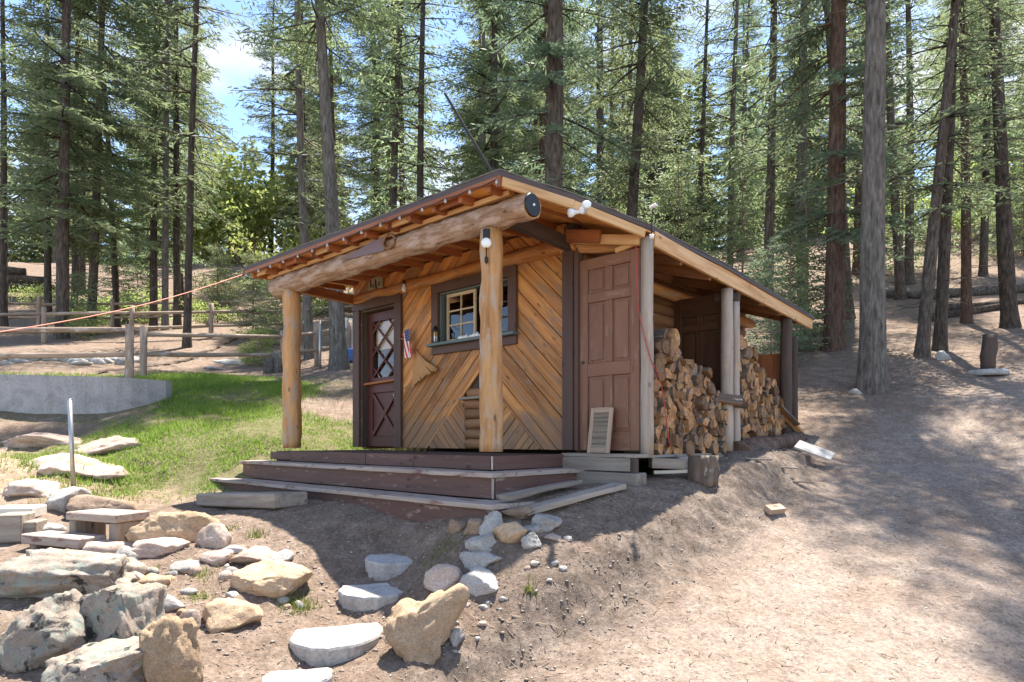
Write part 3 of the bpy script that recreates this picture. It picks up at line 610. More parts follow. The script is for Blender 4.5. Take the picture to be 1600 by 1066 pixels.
for (sa_, sb, vv, mt) in ((ja+0.06, ja+0.60, 0.045, 'sash_wood'), (ja+0.66, jb-0.03, 0.075, 'dark_timber')):
    sash = plank('sash', (sa_, vv, j0+0.025), (sb, vv, j0+0.025), 0.045, 0.03, mt, win, up=(0, 1, 0))
    for a in (sa_+0.02, sb-0.02): wp('sash_stile', (a, vv, j0+0.048), (a, vv, j1-0.06), 0.038, 0.03, mt)
    wp('sash_rail', (sa_, vv, j1-0.04), (sb, vv, j1-0.04), 0.04, 0.03, mt)
    wp('muntin', ((sa_+sb)/2, vv, j0+0.048), ((sa_+sb)/2, vv, j1-0.06), 0.02, 0.022, mt)
    hs = [j0+0.048+(j1-j0-0.108)*q/3 for q in range(4)]
    for q in (1, 2): wp('muntin', (sa_+0.04, vv-0.001, hs[q]), (sb-0.04, vv-0.001, hs[q]), 0.02, 0.02, mt)
    for q in range(3):
        for (pa, pb) in ((sa_+0.038, (sa_+sb)/2-0.01), ((sa_+sb)/2+0.01, sb-0.038)):
            g_ = wp('pane', (pa, vv+0.004, (hs[q]+hs[q+1])/2), (pb, vv+0.004, (hs[q]+hs[q+1])/2), hs[q+1]-hs[q]-0.018, 0.004, 'glass', bev=0)
            g_.rotation_euler.rotate_axis('X', R(rnd.uniform(-0.5, 0.5)))
pl('dim_room_backing', (UL+0.2, 1.4, 1.1), (UR-0.2, 1.4, 1.1), 2.4, 0.03, 'dark_room', up=(0, 1, 0), bev=0)  # dark brown sheet behind the glass; the room's dimness is put into its colour
# other walls: stacked logs
def logwall(a, b_, name='wall_log', z0=0.06, n=17, mat='log_wall'):
    for i in range(n):
        e = 0.06 if i % 2 else 0.0; d = (Vector(b_)-Vector(a)).normalized()*e
        log(name, (a[0]-d.x, a[1]-d.y, z0+i*0.145), (b_[0]+d.x, b_[1]+d.y, z0+i*0.145), 0.083, 0.078, mat, cab, 8, 6, 0.08)
logwall((UR-0.06, 0.08, 0), (UR-0.06, 4.45, 0)); logwall((UL+0.05, 0.12, 0), (UL+0.05, 4.45, 0)); logwall((UL+0.2, 4.4, 0), (UR-0.2, 4.4, 0))
# porch posts and the big log beam
BV = -1.2; BH = 2.215
def porch_post(u, v, r, top):
    log('porch_post', (u, v, 0.0), (u, v, top), r*1.03, r*0.96, 'peeled_log', cab, 18, 22, 0.17)
porch_post(-0.93, BV, 0.108, BH-0.115); porch_post(-4.66, BV, 0.118, BH-0.11)
beam = log('porch_beam', (-5.06, BV, BH-0.01), (-0.42, BV, BH), 0.136, 0.116, 'porch_log', cab, 24, 60, 0.22, 0.0, 'peeled_log')
pl('plate_board', (-5.15, BV-0.05, 2.355), (-0.62, BV-0.05, 2.362), 0.09, 0.045, 'fir_board', roll=0.1)
# side plates from the beam back to the wall
for u in (-0.86, -4.92): pl('porch_side_plate', (u, BV-0.02, 2.24), (u, 0.0, 2.20), 0.09, 0.13, 'dark_timber' if u > -2 else 'red_board')
pl('post_block', (-0.84, -0.06, 2.165), (-0.84, -0.06, 2.40), 0.12, 0.12, 'dark_timber', up=(0, 1, 0))
log('purlin_log', (-0.98, -0.055, 2.19), (-0.28, 0.10, 2.10), 0.055, 0.05, 'peeled_log', cab, 10, 5, 0.1)
# roof
RZ = [  # (u, v, h top)
    [(-5.42, -1.50, 2.49), (-0.545, -1.50, 2.47)],
    [(-5.42, -0.75, 2.53), (-0.26, -0.78, 2.385)],
    [(-5.42, -0.05, 2.57), (0.10, -0.06, 2.205)],
    [(-5.42, 1.6, 2.62), (0.14, 1.6, 2.145)],
    [(-5.42, 4.70, 2.36), (0.17, 4.70, 1.965)]]
def roofline(frac_rows=24, cols=22):
    rows = []
    for i in range(len(RZ)-1):
        for k in range(6 if i else 6):
            f_ = k/6; rows.append([Vector(RZ[i][j]).lerp(Vector(RZ[i+1][j]), f_) for j in (0, 1)])
    rows.append([Vector(RZ[-1][j]) for j in (0, 1)])
    return rows
rows = roofline()
def roof_sheet(name, off, th, mat, grow, jag=0.0, seed=1):
    V = []; Fc = []; nc = 26; rr = random.Random(seed)
    knee = 0.84
    for r_, (a, b_) in enumerate(rows):
        for c_ in range(nc):
            f_ = c_/(nc-1)
            p = a.lerp(b_, f_)
            # the main roof stays level across and the lean-to side falls to the right edge
            if f_ < knee: p.z = a.z+(-0.01 if r_ else b_.z-a.z)*f_ if r_ else p.z
            else:
                zk = a.z-0.01*knee if r_ else a.lerp(b_, knee).z
                s = (f_-knee)/(1-knee); p.z = zk*(1-s)+b_.z*s
            if r_ and c_ < nc-1: p.z = min(p.z, b_.z+ (1-f_)*6.0*0.30)
            out = Vector((0, 0, 0))
            if r_ == 0: out.y -= grow+jag*rr.random()
            if r_ == len(rows)-1: out.y += grow
            if c_ == 0: out.x -= grow
            if c_ == nc-1: out.x += grow+jag*rr.random()
            p = p+out; p.z += off+jag*0.6*rr.random(); V.append(p)
    n = len(V); V += [p-Vector((0, 0, th)) for p in V]; nr = len(rows)
    for r_ in range(nr-1):
        for c_ in range(nc-1):
            a = r_*nc+c_; Fc += [(a, a+1, a+1+nc, a+nc), (n+a+nc, n+a+1+nc, n+a+1, n+a)]
    bd = [c_ for c_ in range(nc)]+[r_*nc+nc-1 for r_ in range(1, nr)]+[(nr-1)*nc+c_ for c_ in range(nc-2, -1, -1)]+[r_*nc for r_ in range(nr-2, 0, -1)]
    for i in range(len(bd)):
        a, b_ = bd[i], bd[(i+1) % len(bd)]; Fc.append((a, a+n, b_+n, b_))
    return link(name, pymesh(name, V, Fc), mat, cab)
roof_sheet('roof_deck', -0.045, 0.018, 'plywood', -0.012)
roof_sheet('roof_covering', 0.0, 0.044, 'roof_edge', 0.0)
roof_sheet('roof_shingle_layer', 0.008, 0.010, 'roof_grit', -0.005, 0.014)
# fascia boards: front edge strip, slanting right edge, lean-to eave
pl('fascia_board', (-5.40, -1.485, 2.425), (-0.57, -1.485, 2.405), 0.05, 0.03, 'red_board', up=(0, 1, 0), wob=0.004, seg=12)
pl('fascia_corner', (-0.565, -1.475, 2.33), (-0.565, -1.475, 2.435), 0.05, 0.05, 'red_board', up=(0, 1, 0))
e0, e1, e2, e3 = Vector((-0.545, -1.47, 2.38)), Vector((-0.275, -0.78, 2.295)), Vector((0.075, -0.10, 2.115)), Vector((0.135, 4.66, 1.86))
for a, b_ in ((e0, e1), (e1, e2)): pl('rake_board', a, b_, 0.085, 0.035, 'fir_board', up=(1, -0.3, 0), wob=0.002, seg=3)
pl('eave_board', e2+Vector((0.02, 0.14, -0.025)), e3, 0.15, 0.04, 'fir_board', up=(1, 0, 0), wob=0.004, seg=8)
# rafters with their tails showing along the front eave
for i in range(13):
    u = -5.25+i*0.378
    pl('rafter', (u, -1.46, 2.372), (u, 0.0, 2.45), 0.045, 0.075, 'red_board', up=(0, 0, 1))
    if i % 2 == 0 and i < 12: pl('blocking', (u+0.03, -1.40, 2.385), (u+0.34, -1.40, 2.385), 0.03, 0.06, 'red_board' if i % 4 else 'fir_board')
pl('lean_to_rafter', (-0.84, -0.10, 2.255), (0.0, -0.06, 2.075), 0.05, 0.10, 'fir_board')
pl('lean_to_rafter', (-0.84, -0.16, 2.27), (-0.42, -0.14, 2.18), 0.05, 0.13, 'red_board')
for v in (0.65, 1.35, 2.1, 2.8, 3.5, 4.2): pl('lean_to_rafter', (-0.8, v, 2.27-0.03*v), (0.08, v, 2.03-0.045*v), 0.045, 0.09, 'log_wall')
log('lean_to_plate_log', (-0.68, 0.15, 1.98), (-0.68, 4.4, 1.92), 0.075, 0.07, 'peeled_log', cab, 10, 10, 0.1)
# lean-to posts
log('lean_to_post', (0.045, -0.005, -0.04), (0.045, -0.005, 2.10), 0.064, 0.06, 'grey_log', cab, 12, 10, 0.12)
log('lean_to_post', (0.05, 1.84, -0.03), (0.04, 1.86, 1.92), 0.078, 0.07, 'grey_log', cab, 12, 10, 0.14)
log('lean_to_post', (0.10, 2.0, -0.15), (0.09, 2.0, 1.78), 0.048, 0.045, 'grey_log', cab, 10, 8, 0.12)
pl('post_cap', (-0.15, 1.95, 1.85), (0.13, 2.02, 1.83), 0.10, 0.10, 'dark_timber')
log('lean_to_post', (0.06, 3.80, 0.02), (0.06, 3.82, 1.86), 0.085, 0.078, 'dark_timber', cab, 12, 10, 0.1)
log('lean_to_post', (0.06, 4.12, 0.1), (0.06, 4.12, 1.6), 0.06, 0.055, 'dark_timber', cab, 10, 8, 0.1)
# old panelled doors closing the lean-to
def panel_door(name, u0, u1, v, h0, h1, mat):
    d = empty(name, (u0, v, h0)); d.parent = cab; wd, ht = u1-u0, h1-h0
    def p_(nm, a, b_, w_, t_, vv=0.0, **k): return plank(nm, (a[0], vv, a[1]), (b_[0], vv, b_[1]), w_, t_, mat, d, up=(0, 1, 0), bev=0.006, **k)
    s = 0.105; mid = wd/2
    for x in (s/2, wd-s/2): p_('stile', (x, 0), (x, ht), s, 0.035)
    rl = [0, 0.20, 0.78, 0.92, 1.56, 1.66, ht-0.11, ht]; rl = [r_*ht/2.03 if 0 < r_ < ht else r_ for r_ in rl]
    for a, b_ in ((rl[0], rl[1]), (rl[2], rl[3]), (rl[4], rl[5]), (rl[6], rl[7])): p_('rail', (s, (a+b_)/2), (wd-s, (a+b_)/2), b_-a, 0.034)
    for a, b_ in ((rl[1], rl[2]), (rl[3], rl[4]), (rl[5], rl[6])):
        p_('mullion', (mid, a), (mid, b_), 0.09, 0.033)
        for x0_, x1_ in ((s, mid-0.045), (mid+0.045, wd-s)):
            p_('panel', ((x0_+x1_)/2, a), ((x0_+x1_)/2, b_), x1_-x0_, 0.012, 0.010)
            p_('raised_panel', ((x0_+x1_)/2, a+0.03), ((x0_+x1_)/2, b_-0.03), x1_-x0_-0.06, 0.012, -0.002)
    return d
sd = panel_door('lean_to_door', -0.765, -0.03, -0.005, 0.0, 2.02, 'door_paint')
lathe('knob_hole', [(0.018, 0), (0.018, 0.012)], 'black_metal', sd, 12, Matrix.Translation((0.05, -0.015, 0.93)) @ Matrix.Rotation(R(90), 4, 'X'))
pl('door_stop', (-0.782, -0.03, 0.0), (-0.782, -0.03, 1.95), 0.022, 0.03, 'fir_board', up=(0, 1, 0))
pl('door_header', (-0.30, -0.03, 2.035), (-0.02, -0.03, 2.075), 0.05, 0.04, 'fir_board', up=(0, 1, 0))
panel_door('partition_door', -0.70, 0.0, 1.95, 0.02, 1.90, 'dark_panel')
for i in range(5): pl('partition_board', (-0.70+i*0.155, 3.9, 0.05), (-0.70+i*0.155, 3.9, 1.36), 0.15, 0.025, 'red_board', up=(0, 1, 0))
pl('window_post', (-0.16, 2.6, 0.3), (-0.16, 2.6, 1.75), 0.08, 0.06, 'red_board', up=(0, 1, 0))
# lean-to sill and its blocking
pl('sill_board', (-0.80, -0.14, -0.045), (0.10, -0.14, -0.045), 0.30, 0.035, 'grey_board', wob=0.003, seg=4)
pl('sill_board', (-0.78, -0.28, -0.13), (0.03, -0.28, -0.13), 0.13, 0.04, 'grey_board', up=(0, 1, 0), wob=0.004, seg=4)
pl('sill_post', (0.06, -0.26, -0.24), (0.06, -0.26, -0.065), 0.06, 0.06, 'dark_timber', up=(0, 1, 0))
for i in range(7): pl('shed_floor_board', (-0.66+i*0.115, 0.02, -0.055), (-0.66+i*0.115, 1.98, -0.055), 0.11, 0.03, 'grey_board')
pl('shed_joist', (0.06, 0.55, -0.135), (0.06, 1.95, -0.135), 0.13, 0.09, 'grey_board', up=(1, 0, 0), wob=0.004, seg=4)
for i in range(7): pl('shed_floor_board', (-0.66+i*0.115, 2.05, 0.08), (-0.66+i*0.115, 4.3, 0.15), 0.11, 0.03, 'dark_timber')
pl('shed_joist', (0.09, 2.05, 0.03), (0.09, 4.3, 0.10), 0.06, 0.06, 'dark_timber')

# ------------------------------------------------------------------ things on and around the cabin
def LM(u, v, h, rz=0.0): return Matrix.Translation(W(u, v, h)) @ Matrix.Rotation(ANG+rz, 4, 'Z')
def top(name, M):
    o = bpy.data.objects.new(name, None); C.objects.link(o); o.matrix_world = M; o.empty_display_size = 0.1; return o
# hand saw on the beam
s = top('hand_saw', LM(-2.05, BV-0.15, 2.265, 0.0)); tag(s, 'brown painted hand saw fixed on the porch log beam', 'saw')
V = [(-1.18, 0, -0.05), (-0.36, 0, -0.095), (-0.36, 0, 0.055), (-0.62, 0, 0.05)]; V += [(x, 0.006, z) for x, _, z in V]
link('blade', pymesh('blade', V, [(0, 1, 2, 3), (7, 6, 5, 4), (0, 4, 5, 1), (1, 5, 6, 2), (2, 6, 7, 3), (3, 7, 4, 0)]), 'saw_paint', s)
hp = [(0.5*math.cos(a_)*0.2-0.27, -0.004, 0.075*math.sin(a_)-0.015) for a_ in np.linspace(0, 2*math.pi, 15)]
V, Fc = tube_data(hp, [0.016]*15, 8, False); link('handle', pymesh('handle', V, Fc, True), 'log_wall', s)
# black disc on the end of the beam
o = lathe('beam_end_disc', [(0.09, 0), (0.104, 0.004), (0.104, 0.014), (0.096, 0.018)], 'black_metal', None, 24, LM(-0.417, BV-0.01, 2.21) @ Matrix.Rotation(R(90), 4, 'Y'))
tag(o, 'black round disc capping the right end of the log beam', 'disc')
b_ = lathe('screw', [(0.012, 0), (0.012, 0.012)], 'white_plastic', o, 8, Matrix.Translation((0, 0, 0.018)))
# twin flood light
fl = top('flood_light', LM(-0.21, -0.72, 2.245) @ Matrix.Scale(0.66, 4)); tag(fl, 'twin white flood light under the slanting roof edge', 'light')
lathe('junction_box', [(0.05, 0), (0.055, 0.01), (0.055, 0.05), (0.05, 0.055)], 'white_plastic', fl, 14, Matrix.Rotation(R(90), 4, 'X') @ Matrix.Translation((0, 0.0, -0.02)))
for sx, rz, rx in ((-0.09, -25, 105), (0.10, 40, 70)):
    M = Matrix.Translation((sx*0.9, -0.05, -0.02)) @ Matrix.Rotation(R(rz), 4, 'Z') @ Matrix.Rotation(R(rx), 4, 'X')
    sh = lathe('lamp', [(0.022, -0.06), (0.03, -0.03), (0.032, 0.02), (0.058, 0.07), (0.064, 0.105), (0.055, 0.118)], 'white_glass', fl, 18, M)
    lathe('lens', [(0.05, 0.117), (0.045, 0.124), (0.02, 0.128)], 'lit_lens', sh, 16)
# lamp on the near post
pm = top('post_lamp', LM(-0.875, BV-0.125, 2.0, 0.75)); tag(pm, 'small black lamp with a round lens high on the near porch post', 'lamp')
link('bracket', box_mesh(0.065, 0.05, 0.10, 0.006), 'black_metal', pm, Matrix.Translation((0, 0.03, 0.03)))
lathe('lens', [(0.045, 0), (0.05, 0.012), (0.042, 0.03), (0.02, 0.04)], 'lit_lens', pm, 18, Matrix.Translation((0, 0.02, -0.055)) @ Matrix.Rotation(R(90), 4, 'X'))
lathe('sensor', [(0.008, -0.05), (0.018, -0.03), (0.018, 0.0), (0.006, 0.02), (0.006, 0.10)], 'black_metal', pm, 10, Matrix.Translation((0, 0.0, -0.2)))
# bulb by the door
bl = top('bare_bulb', LM(-3.62, -0.13, 2.17)); tag(bl, 'bare white bulb hanging from the rail beside the door', 'bulb')
lathe('bulb', [(0.012, 0.06), (0.016, 0.04), (0.030, 0.0), (0.032, -0.03), (0.018, -0.055), (0.004, -0.06)][::-1], 'white_glass', bl, 14)
lathe('socket', [(0.016, 0.05), (0.018, 0.09), (0.012, 0.10)], 'black_metal', bl, 12)
# plaque over the door
pq = top('wall_plaque', LM(-4.36, -0.055, 2.36)); tag(pq, 'small weathered picture plaque above the cabin door', 'plaque')
link('board', box_mesh(0.34, 0.022, 0.19, 0.006), 'plaque', pq)
for i in range(9):
    x = -0.13+i*0.032; V, Fc = tube_data([(x, -0.016, -0.06+0.02*math.sin(i)), (x+0.02*math.cos(i*2), -0.018, 0.03+0.03*math.sin(i*1.7))], [0.010, 0.006], 6)
    link('relief', pymesh('relief', V, Fc), 'dark_timber' if i % 2 else 'plaque', pq)
# flag
fg = top('small_flag', LM(-3.56, -0.10, 1.40)); tag(fg, 'small stars and stripes flag on a stick beside the door', 'flag')
V, Fc = tube_data([(-0.19, 0.02, 0.10), (-0.02, -0.05, 0.06)], [0.010, 0.010], 8); link('stick', pymesh('stick', V, Fc), 'red_board', fg)
def flagpt(a_, c_):   # a along the hanging length 0..1, c across 0..1
    x = -0.07+0.15*c_+0.07*a_; z = 0.21-0.40*a_-0.07*(1-c_)*(1-a_) ; y = -0.055+0.018*math.sin(c_*9+a_*4)
    return Vector((x*1.0, y, z))
for i in range(9):
    V = []; nn = 8
    for k in range(nn+1):
        a_ = (0.40 if i >= 4 else 0.0)+(1-(0.40 if i >= 4 else 0.0))*k/nn
        V += [flagpt(a_, i/9), flagpt(a_, (i+1)/9)]
    link('stripe', pymesh('stripe', V, [(2*k, 2*k+1, 2*k+3, 2*k+2) for k in range(nn)], True), 'flag_red' if i % 2 == 0 else 'flag_white', fg)
V = [];
for k in range(5):
    for q in range(6): V.append(flagpt(0.4*k/4, 4/9+5/9*q/5))
link('canton', pymesh('canton', V, [(k*6+q, k*6+q+1, k*6+q+7, k*6+q+6) for k in range(4) for q in range(5)], True), 'flag_blue', fg)
for k in range(4):
    for q in range(4):
        p = flagpt(0.05+0.09*k, 4/9+5/9*(0.15+0.22*q))+Vector((0, -0.004, 0)); r_ = 0.007
        link('star', pymesh('star', [p+Vector((r_*(1 if j % 2 == 0 else 0.4)*math.sin(j*math.pi/5), 0, r_*(1 if j % 2 == 0 else 0.4)*math.cos(j*math.pi/5))) for j in range(10)], [tuple(range(10))]), 'flag_white', fg)
# fan-shaped straw broom below the flag
br = top('straw_broom', LM(-3.46, -0.06, 1.30)); tag(br, 'tan fan-shaped broom hanging on the planks under the flag', 'broom')
rr = random.Random(3)
for i in range(46):
    f_ = i/45; e = Vector((-0.05+0.52*f_, -0.02-0.03*math.sin(f_*math.pi), -0.50+0.20*f_+0.04*rr.random()))
    V, Fc = tube_data([(0.01*rr.random(), 0, 0), Vector((0.02, -0.03, -0.05)).lerp(e, 0.5), e], [0.007, 0.010, 0.005], 4)
    link('straw', pymesh('straw', V, Fc), 'straw', br)
lathe('binding', [(0.022, -0.03), (0.026, 0), (0.02, 0.03)], 'red_board', br, 10)
# things on the window sill
ln = top('sill_lantern', LM(-3.02, -0.085, WN[2]+0.139)); tag(ln, 'little dark lantern with a pale candle on the window sill', 'lantern')
for x in (-0.035, 0.035):
    for y in (-0.03, 0.03): link('upright', box_mesh(0.010, 0.010, 0.17, 0.002), 'black_metal', ln, Matrix.Translation((x, y, 0.085)))
link('base', box_mesh(0.09, 0.08, 0.018, 0.003), 'black_metal', ln, Matrix.Translation((0, 0, 0.009)))
lathe('candle', [(0.024, 0.018), (0.024, 0.11), (0.02, 0.115)], 'white_plastic', ln, 12); lathe('candle_glow_band', [(0.0245, 0.10), (0.0245, 0.14), (0.01, 0.15)], 'candle_yellow', ln, 12)
lathe('cap', [(0.055, 0.17), (0.05, 0.185), (0.02, 0.215), (0.012, 0.23)], 'black_metal', ln, 4)
sh = top('shell_garland', LM(-2.25, -0.095, WN[2]+0.138)); tag(sh, 'row of white shells lying along the window sill', 'garland')
rr = random.Random(11)
for i in range(26):
    x = -0.30+0.62*i/25; r_ = 0.018+0.016*rr.random()
    M = Matrix.Translation((x, rr.uniform(-0.035, 0.02), r_*0.6)) @ Matrix.Rotation(rr.uniform(0, 3), 4, 'Z') @ Matrix.Rotation(rr.uniform(-0.6, 0.6), 4, 'X')
    lathe('shell', [(r_*0.5, -r_*0.55), (r_, -r_*0.2), (r_*0.9, r_*0.3), (r_*0.25, r_*1.3)], 'white_plastic', sh, 7, M)
# string of globe bulbs along the eave
sl2 = top('string_lights', LM(-3, -1.5, 2.40)); tag(sl2, 'string of small clear globe bulbs along the front eave', 'string lights')
wpts = []
for i in range(29):
    u = -2.35+4.75*(i/28-0.5); wpts.append((u, -0.005, -0.015-0.012*(i % 2)))
V, Fc = tube_data(wpts, [0.004]*29, 5); link('wire', pymesh('wire', V, Fc), 'black_metal', sl2)
for i in range(0, 29, 2):
    M = Matrix.Translation(Vector(wpts[i])+Vector((0.02*rr.random(), -0.006, -0.028)))
    lathe('bulb', [(0.004, -0.019), (0.012, -0.012), (0.015, 0.0), (0.010, 0.011), (0.006, 0.022)], 'globe_glass', sl2, 10, M)
sl2.matrix_world = LM(-0.6, -1.5, 2.41)
# cord down the lean-to post
pts = [W(-0.03, -0.075, 2.10), W(-0.03, -0.085, 1.9), W(0.0, -0.09, 1.4), W(0.10, -0.06, 0.95), W(0.13, 0.10, 0.7), W(0.15, 0.18, 0.35), W(0.16, 0.22, 0.12), W(0.15, 0.3, 0.02)]
def smooth_pts(p, n=6):
    out = []
    for i in range(len(p)-1):
        a, b_, c_, d = p[max(i-1, 0)], p[i], p[i+1], p[min(i+2, len(p)-1)]
        for k in range(n):
            s_ = k/n; out.append(0.5*((2*b_)+(c_-a)*s_+(2*a-5*b_+4*c_-d)*s_*s_+(3*b_-a-3*c_+d)*s_**3))
    return out+[p[-1]]
tag(rope('red_cord', smooth_pts(pts), 0.005, 'red_cord'), 'red cord hanging down the front lean-to post over the firewood', 'cord')
# stem with white head at the roof edge
st = top('eave_sensor', LM(0.135, -0.07, 2.08)); tag(st, 'small white-headed sensor on a black stem at the eave above the shed post', 'sensor')
V, Fc = tube_data([(0, 0, 0), (0.0, -0.01, 0.12), (0.02, -0.01, 0.28)], [0.009, 0.007, 0.006], 6); link('stem', pymesh('stem', V, Fc), 'black_metal', st)
link('head', box_mesh(0.075, 0.05, 0.022, 0.006), 'white_plastic', st, Matrix.Translation((0.025, -0.01, 0.285)) @ Matrix.Rotation(R(-12), 4, 'Y'))
lathe('clip', [(0.022, -0.02), (0.022, 0.02)], 'white_plastic', st, 8)
# pole above the roof
a = W(-2.15, 1.0, 2.58); b2 = at(695, 146, a.y+0.35)
an = top('roof_pole', Matrix.Translation(a)); tag(an, 'thin dark pole leaning up from the cabin roof', 'pole')
V, Fc = tube_data([Vector((0, 0, 0)), b2-a], [0.022, 0.018], 8); link('shaft', pymesh('shaft', V, Fc), 'black_metal', an)
lathe('foot', [(0.06, -0.02), (0.05, 0.02), (0.025, 0.06)], 'steel', an, 12)
# orange line from the eave corner out to the left
e = W(-5.42, -1.47, 2.42); f2 = Vector((-4.75, 5.3, 0.93)); f3 = Vector((-6.3, 4.1, gz(-6.3, 4.1)+0.02))
tag(rope('orange_line', [e.lerp(f2, k/14)-Vector((0, 0, 0.10*math.sin(math.pi*k/14))) for k in range(15)]+[f3], 0.006, 'orange_cord'), 'thin orange line stretched from the left eave corner across the yard', 'rope')
# louvred shutter against the lean-to door
su = top('louvred_shutter', LM(-0.43, -0.155, -0.026) @ Matrix.Rotation(R(-9), 4, 'X')); tag(su, 'small louvred wooden shutter leaning against the brown panelled door', 'shutter')
wd, ht = 0.27, 0.47
for x in (-wd/2+0.022, wd/2-0.022): plank('stile', (x, 0, 0), (x, 0, ht), 0.044, 0.024, 'shutter_wood', su, up=(0, 1, 0))
for z in (0.03, ht-0.022): plank('rail', (-wd/2+0.044, 0, z), (wd/2-0.044, 0, z), 0.055, 0.022, 'shutter_wood', su, up=(0, 1, 0))
for i in range(17): plank('slat', (-wd/2+0.042, 0, 0.07+i*0.021), (wd/2-0.042, 0, 0.07+i*0.021), 0.026, 0.005, 'grey_board', su, up=(0, 1, 0.7), bev=0)

# firewood: every split log is a thing of its own
def split_mesh(kind, seed):
    rr = random.Random(seed); ln_ = 0.38
    if kind == 0: poly = [(0.075*math.cos(a_), 0.07*math.sin(a_)) for a_ in np.linspace(0, 2*math.pi, 9)[:-1]]; bark = [1]*8
    elif kind == 1: poly = [(0, -0.055)]+[(0.11*math.cos(a_), -0.055+0.125*math.sin(a_)) for a_ in np.linspace(R(35), R(145), 5)]; bark = [0, 1, 1, 1, 1, 0]
    elif kind == 2: poly = [(-0.085, -0.04), (0.085, -0.04)]+[(0.085*math.cos(a_), -0.035+0.095*math.sin(a_)) for a_ in np.linspace(R(15), R(165), 5)]; bark = [0]+[1]*6
    elif kind == 3: poly = [(-0.07, -0.045), (0.065, -0.055), (0.08, 0.03), (0.0, 0.06), (-0.06, 0.045)]; bark = [0, 0, 1, 1, 0]
    else: poly = [(-0.09, -0.03), (0.085, -0.035), (0.07, 0.03), (-0.075, 0.028)]; bark = [0, 0, 1, 0]
    n = len(poly); V = []; sg = 3
    for i in range(sg+1):
        f_ = i/sg; k = 0.93+0.14*rr.random(); ox, oy = rr.uniform(-0.008, 0.008), rr.uniform(-0.008, 0.008)
        for (y, z) in poly: V.append((-ln_/2+ln_*f_+rr.uniform(-0.006, 0.006), y*k+ox, z*k+oy))
    Fc = [tuple(range(n-1, -1, -1)), tuple(sg*n+q for q in range(n))]; mi = [0, 0]
    for i in range(sg):
        for q in range(n): Fc.append((i*n+q, i*n+(q+1) % n, (i+1)*n+(q+1) % n, (i+1)*n+q)); mi.append(bark[q])
    me = pymesh('split_log', V, Fc, False, mi); me.materials.append(MATS['split_face']); me.materials.append(MATS['fire_bark']); return me
FW = [split_mesh(k % 5, k) for k in range(15)]
def firewood(v, h, label, group, rr, u=None, yaw=None, sc=None, pitch=0.0):
    o = bpy.data.objects.new('firewood_log', rr.choice(FW)); C.objects.link(o)
    uu = u if u is not None else -0.12+rr.uniform(-0.06, 0.05)
    yw = yaw if yaw is not None else rr.uniform(-0.13, 0.13)
    s_ = sc or rr.uniform(0.72, 1.30)
    o.matrix_world = LM(uu, v, h, yw) @ Matrix.Rotation(pitch, 4, 'Y') @ Matrix.Rotation(rr.uniform(0, 6.28), 4, 'X') @ Matrix.Scale(s_, 4, (0, 1, 0)) @ Matrix.Scale(s_*rr.uniform(0.85, 1.1), 4, (0, 0, 1))
    return tag(o, label, 'firewood', group)
rr = random.Random(5)
def stack(v0, v1, base, topf, label, group, dv=0.112, dh=0.095):
    r_ = 0
    while True:
        hh = 0.052+r_*dh; cnt = 0; v = v0+0.055+(0.05 if r_ % 2 else 0)
        while v < v1-0.03:
            if hh < topf((v-v0)/(v1-v0))-0.03+rr.uniform(-0.05, 0.04): firewood(v+rr.uniform(-0.012, 0.012), base(v)+hh+rr.uniform(-0.01, 0.01), label, group, rr); cnt += 1
            v += dv*rr.uniform(0.88, 1.12)
        r_ += 1
        if not cnt or r_ > 20: break
stack(0.10, 1.80, lambda v: -0.04, lambda f_: float(np.interp(f_, [0, 0.12, 0.35, 0.6, 0.75, 0.9, 1], [1.22, 1.25, 1.14, 1.0, 0.86, 0.70, 0.60])), 'split firewood log in the tall near stack of the lean-to', 'firewood stacked in the near bay')
stack(2.10, 3.70, lambda v: 0.10+0.03*(v-2.05), lambda f_: float(np.interp(f_, [0, 0.3, 0.6, 0.85, 1], [1.28, 1.16, 0.92, 0.68, 0.45])), 'split firewood log in the far stack behind the lean-to post', 'firewood stacked in the far bay')
for v, h, yw, p in ((1.72, 0.60, 0.9, 0.1), (1.86, 0.55, 0.7, 0.15)): firewood(v, h, 'loose split stick lying across the low end of the near firewood stack', 'loose sticks on the near stack', rr, 0.10, yw, 0.7, p)
for v, h in ((3.62, 0.45), (3.75, 0.35)): firewood(v, h, 'loose split stick sliding off the far firewood stack', 'loose sticks off the far stack', rr, 0.16, 0.9, 0.6, 0.75)

# blocking, timbers and boards round the base
def thing_plank(name, label, cat, p0, p1, wd, th, mat, **k):
    return tag(plank(name, p0, p1, wd, th, mat, None, **k), label, cat)
thing_plank('timber_sleeper', 'heavy grey timber under the lean-to door sill', 'timber', W(-0.72, -0.30, -0.295), W(0.13, -0.24, -0.30), 0.20, 0.19, 'grey_board', wob=0.006, seg=4, bev=0.012)
thing_plank('short_board', 'short pale board sticking out below the shed post', 'board', W(0.02, 0.10, -0.12), W(0.26, 0.34, -0.13), 0.14, 0.10, 'grey_board', wob=0.004)
thing_plank('split_plank', 'split plank end poking out above the stump', 'board', W(0.02, 0.16, -0.215), W(0.36, 0.42, -0.20), 0.10, 0.035, 'pale_board', wob=0.006, seg=3)
p = hit(1099, 752)
s_ = log('chopping_stump', p-Vector((0, 0, 0.05)), p+Vector((0, 0, 0.24)), 0.155, 0.142, 'fire_bark', None, 18, 5, 0.2, 0, 'split_face'); tag(s_, 'short bark-covered stump under the firewood lean-to', 'stump')
a, b_ = hit(800, 795), hit(905, 765); a.z = -0.45; b_.z += 0.035
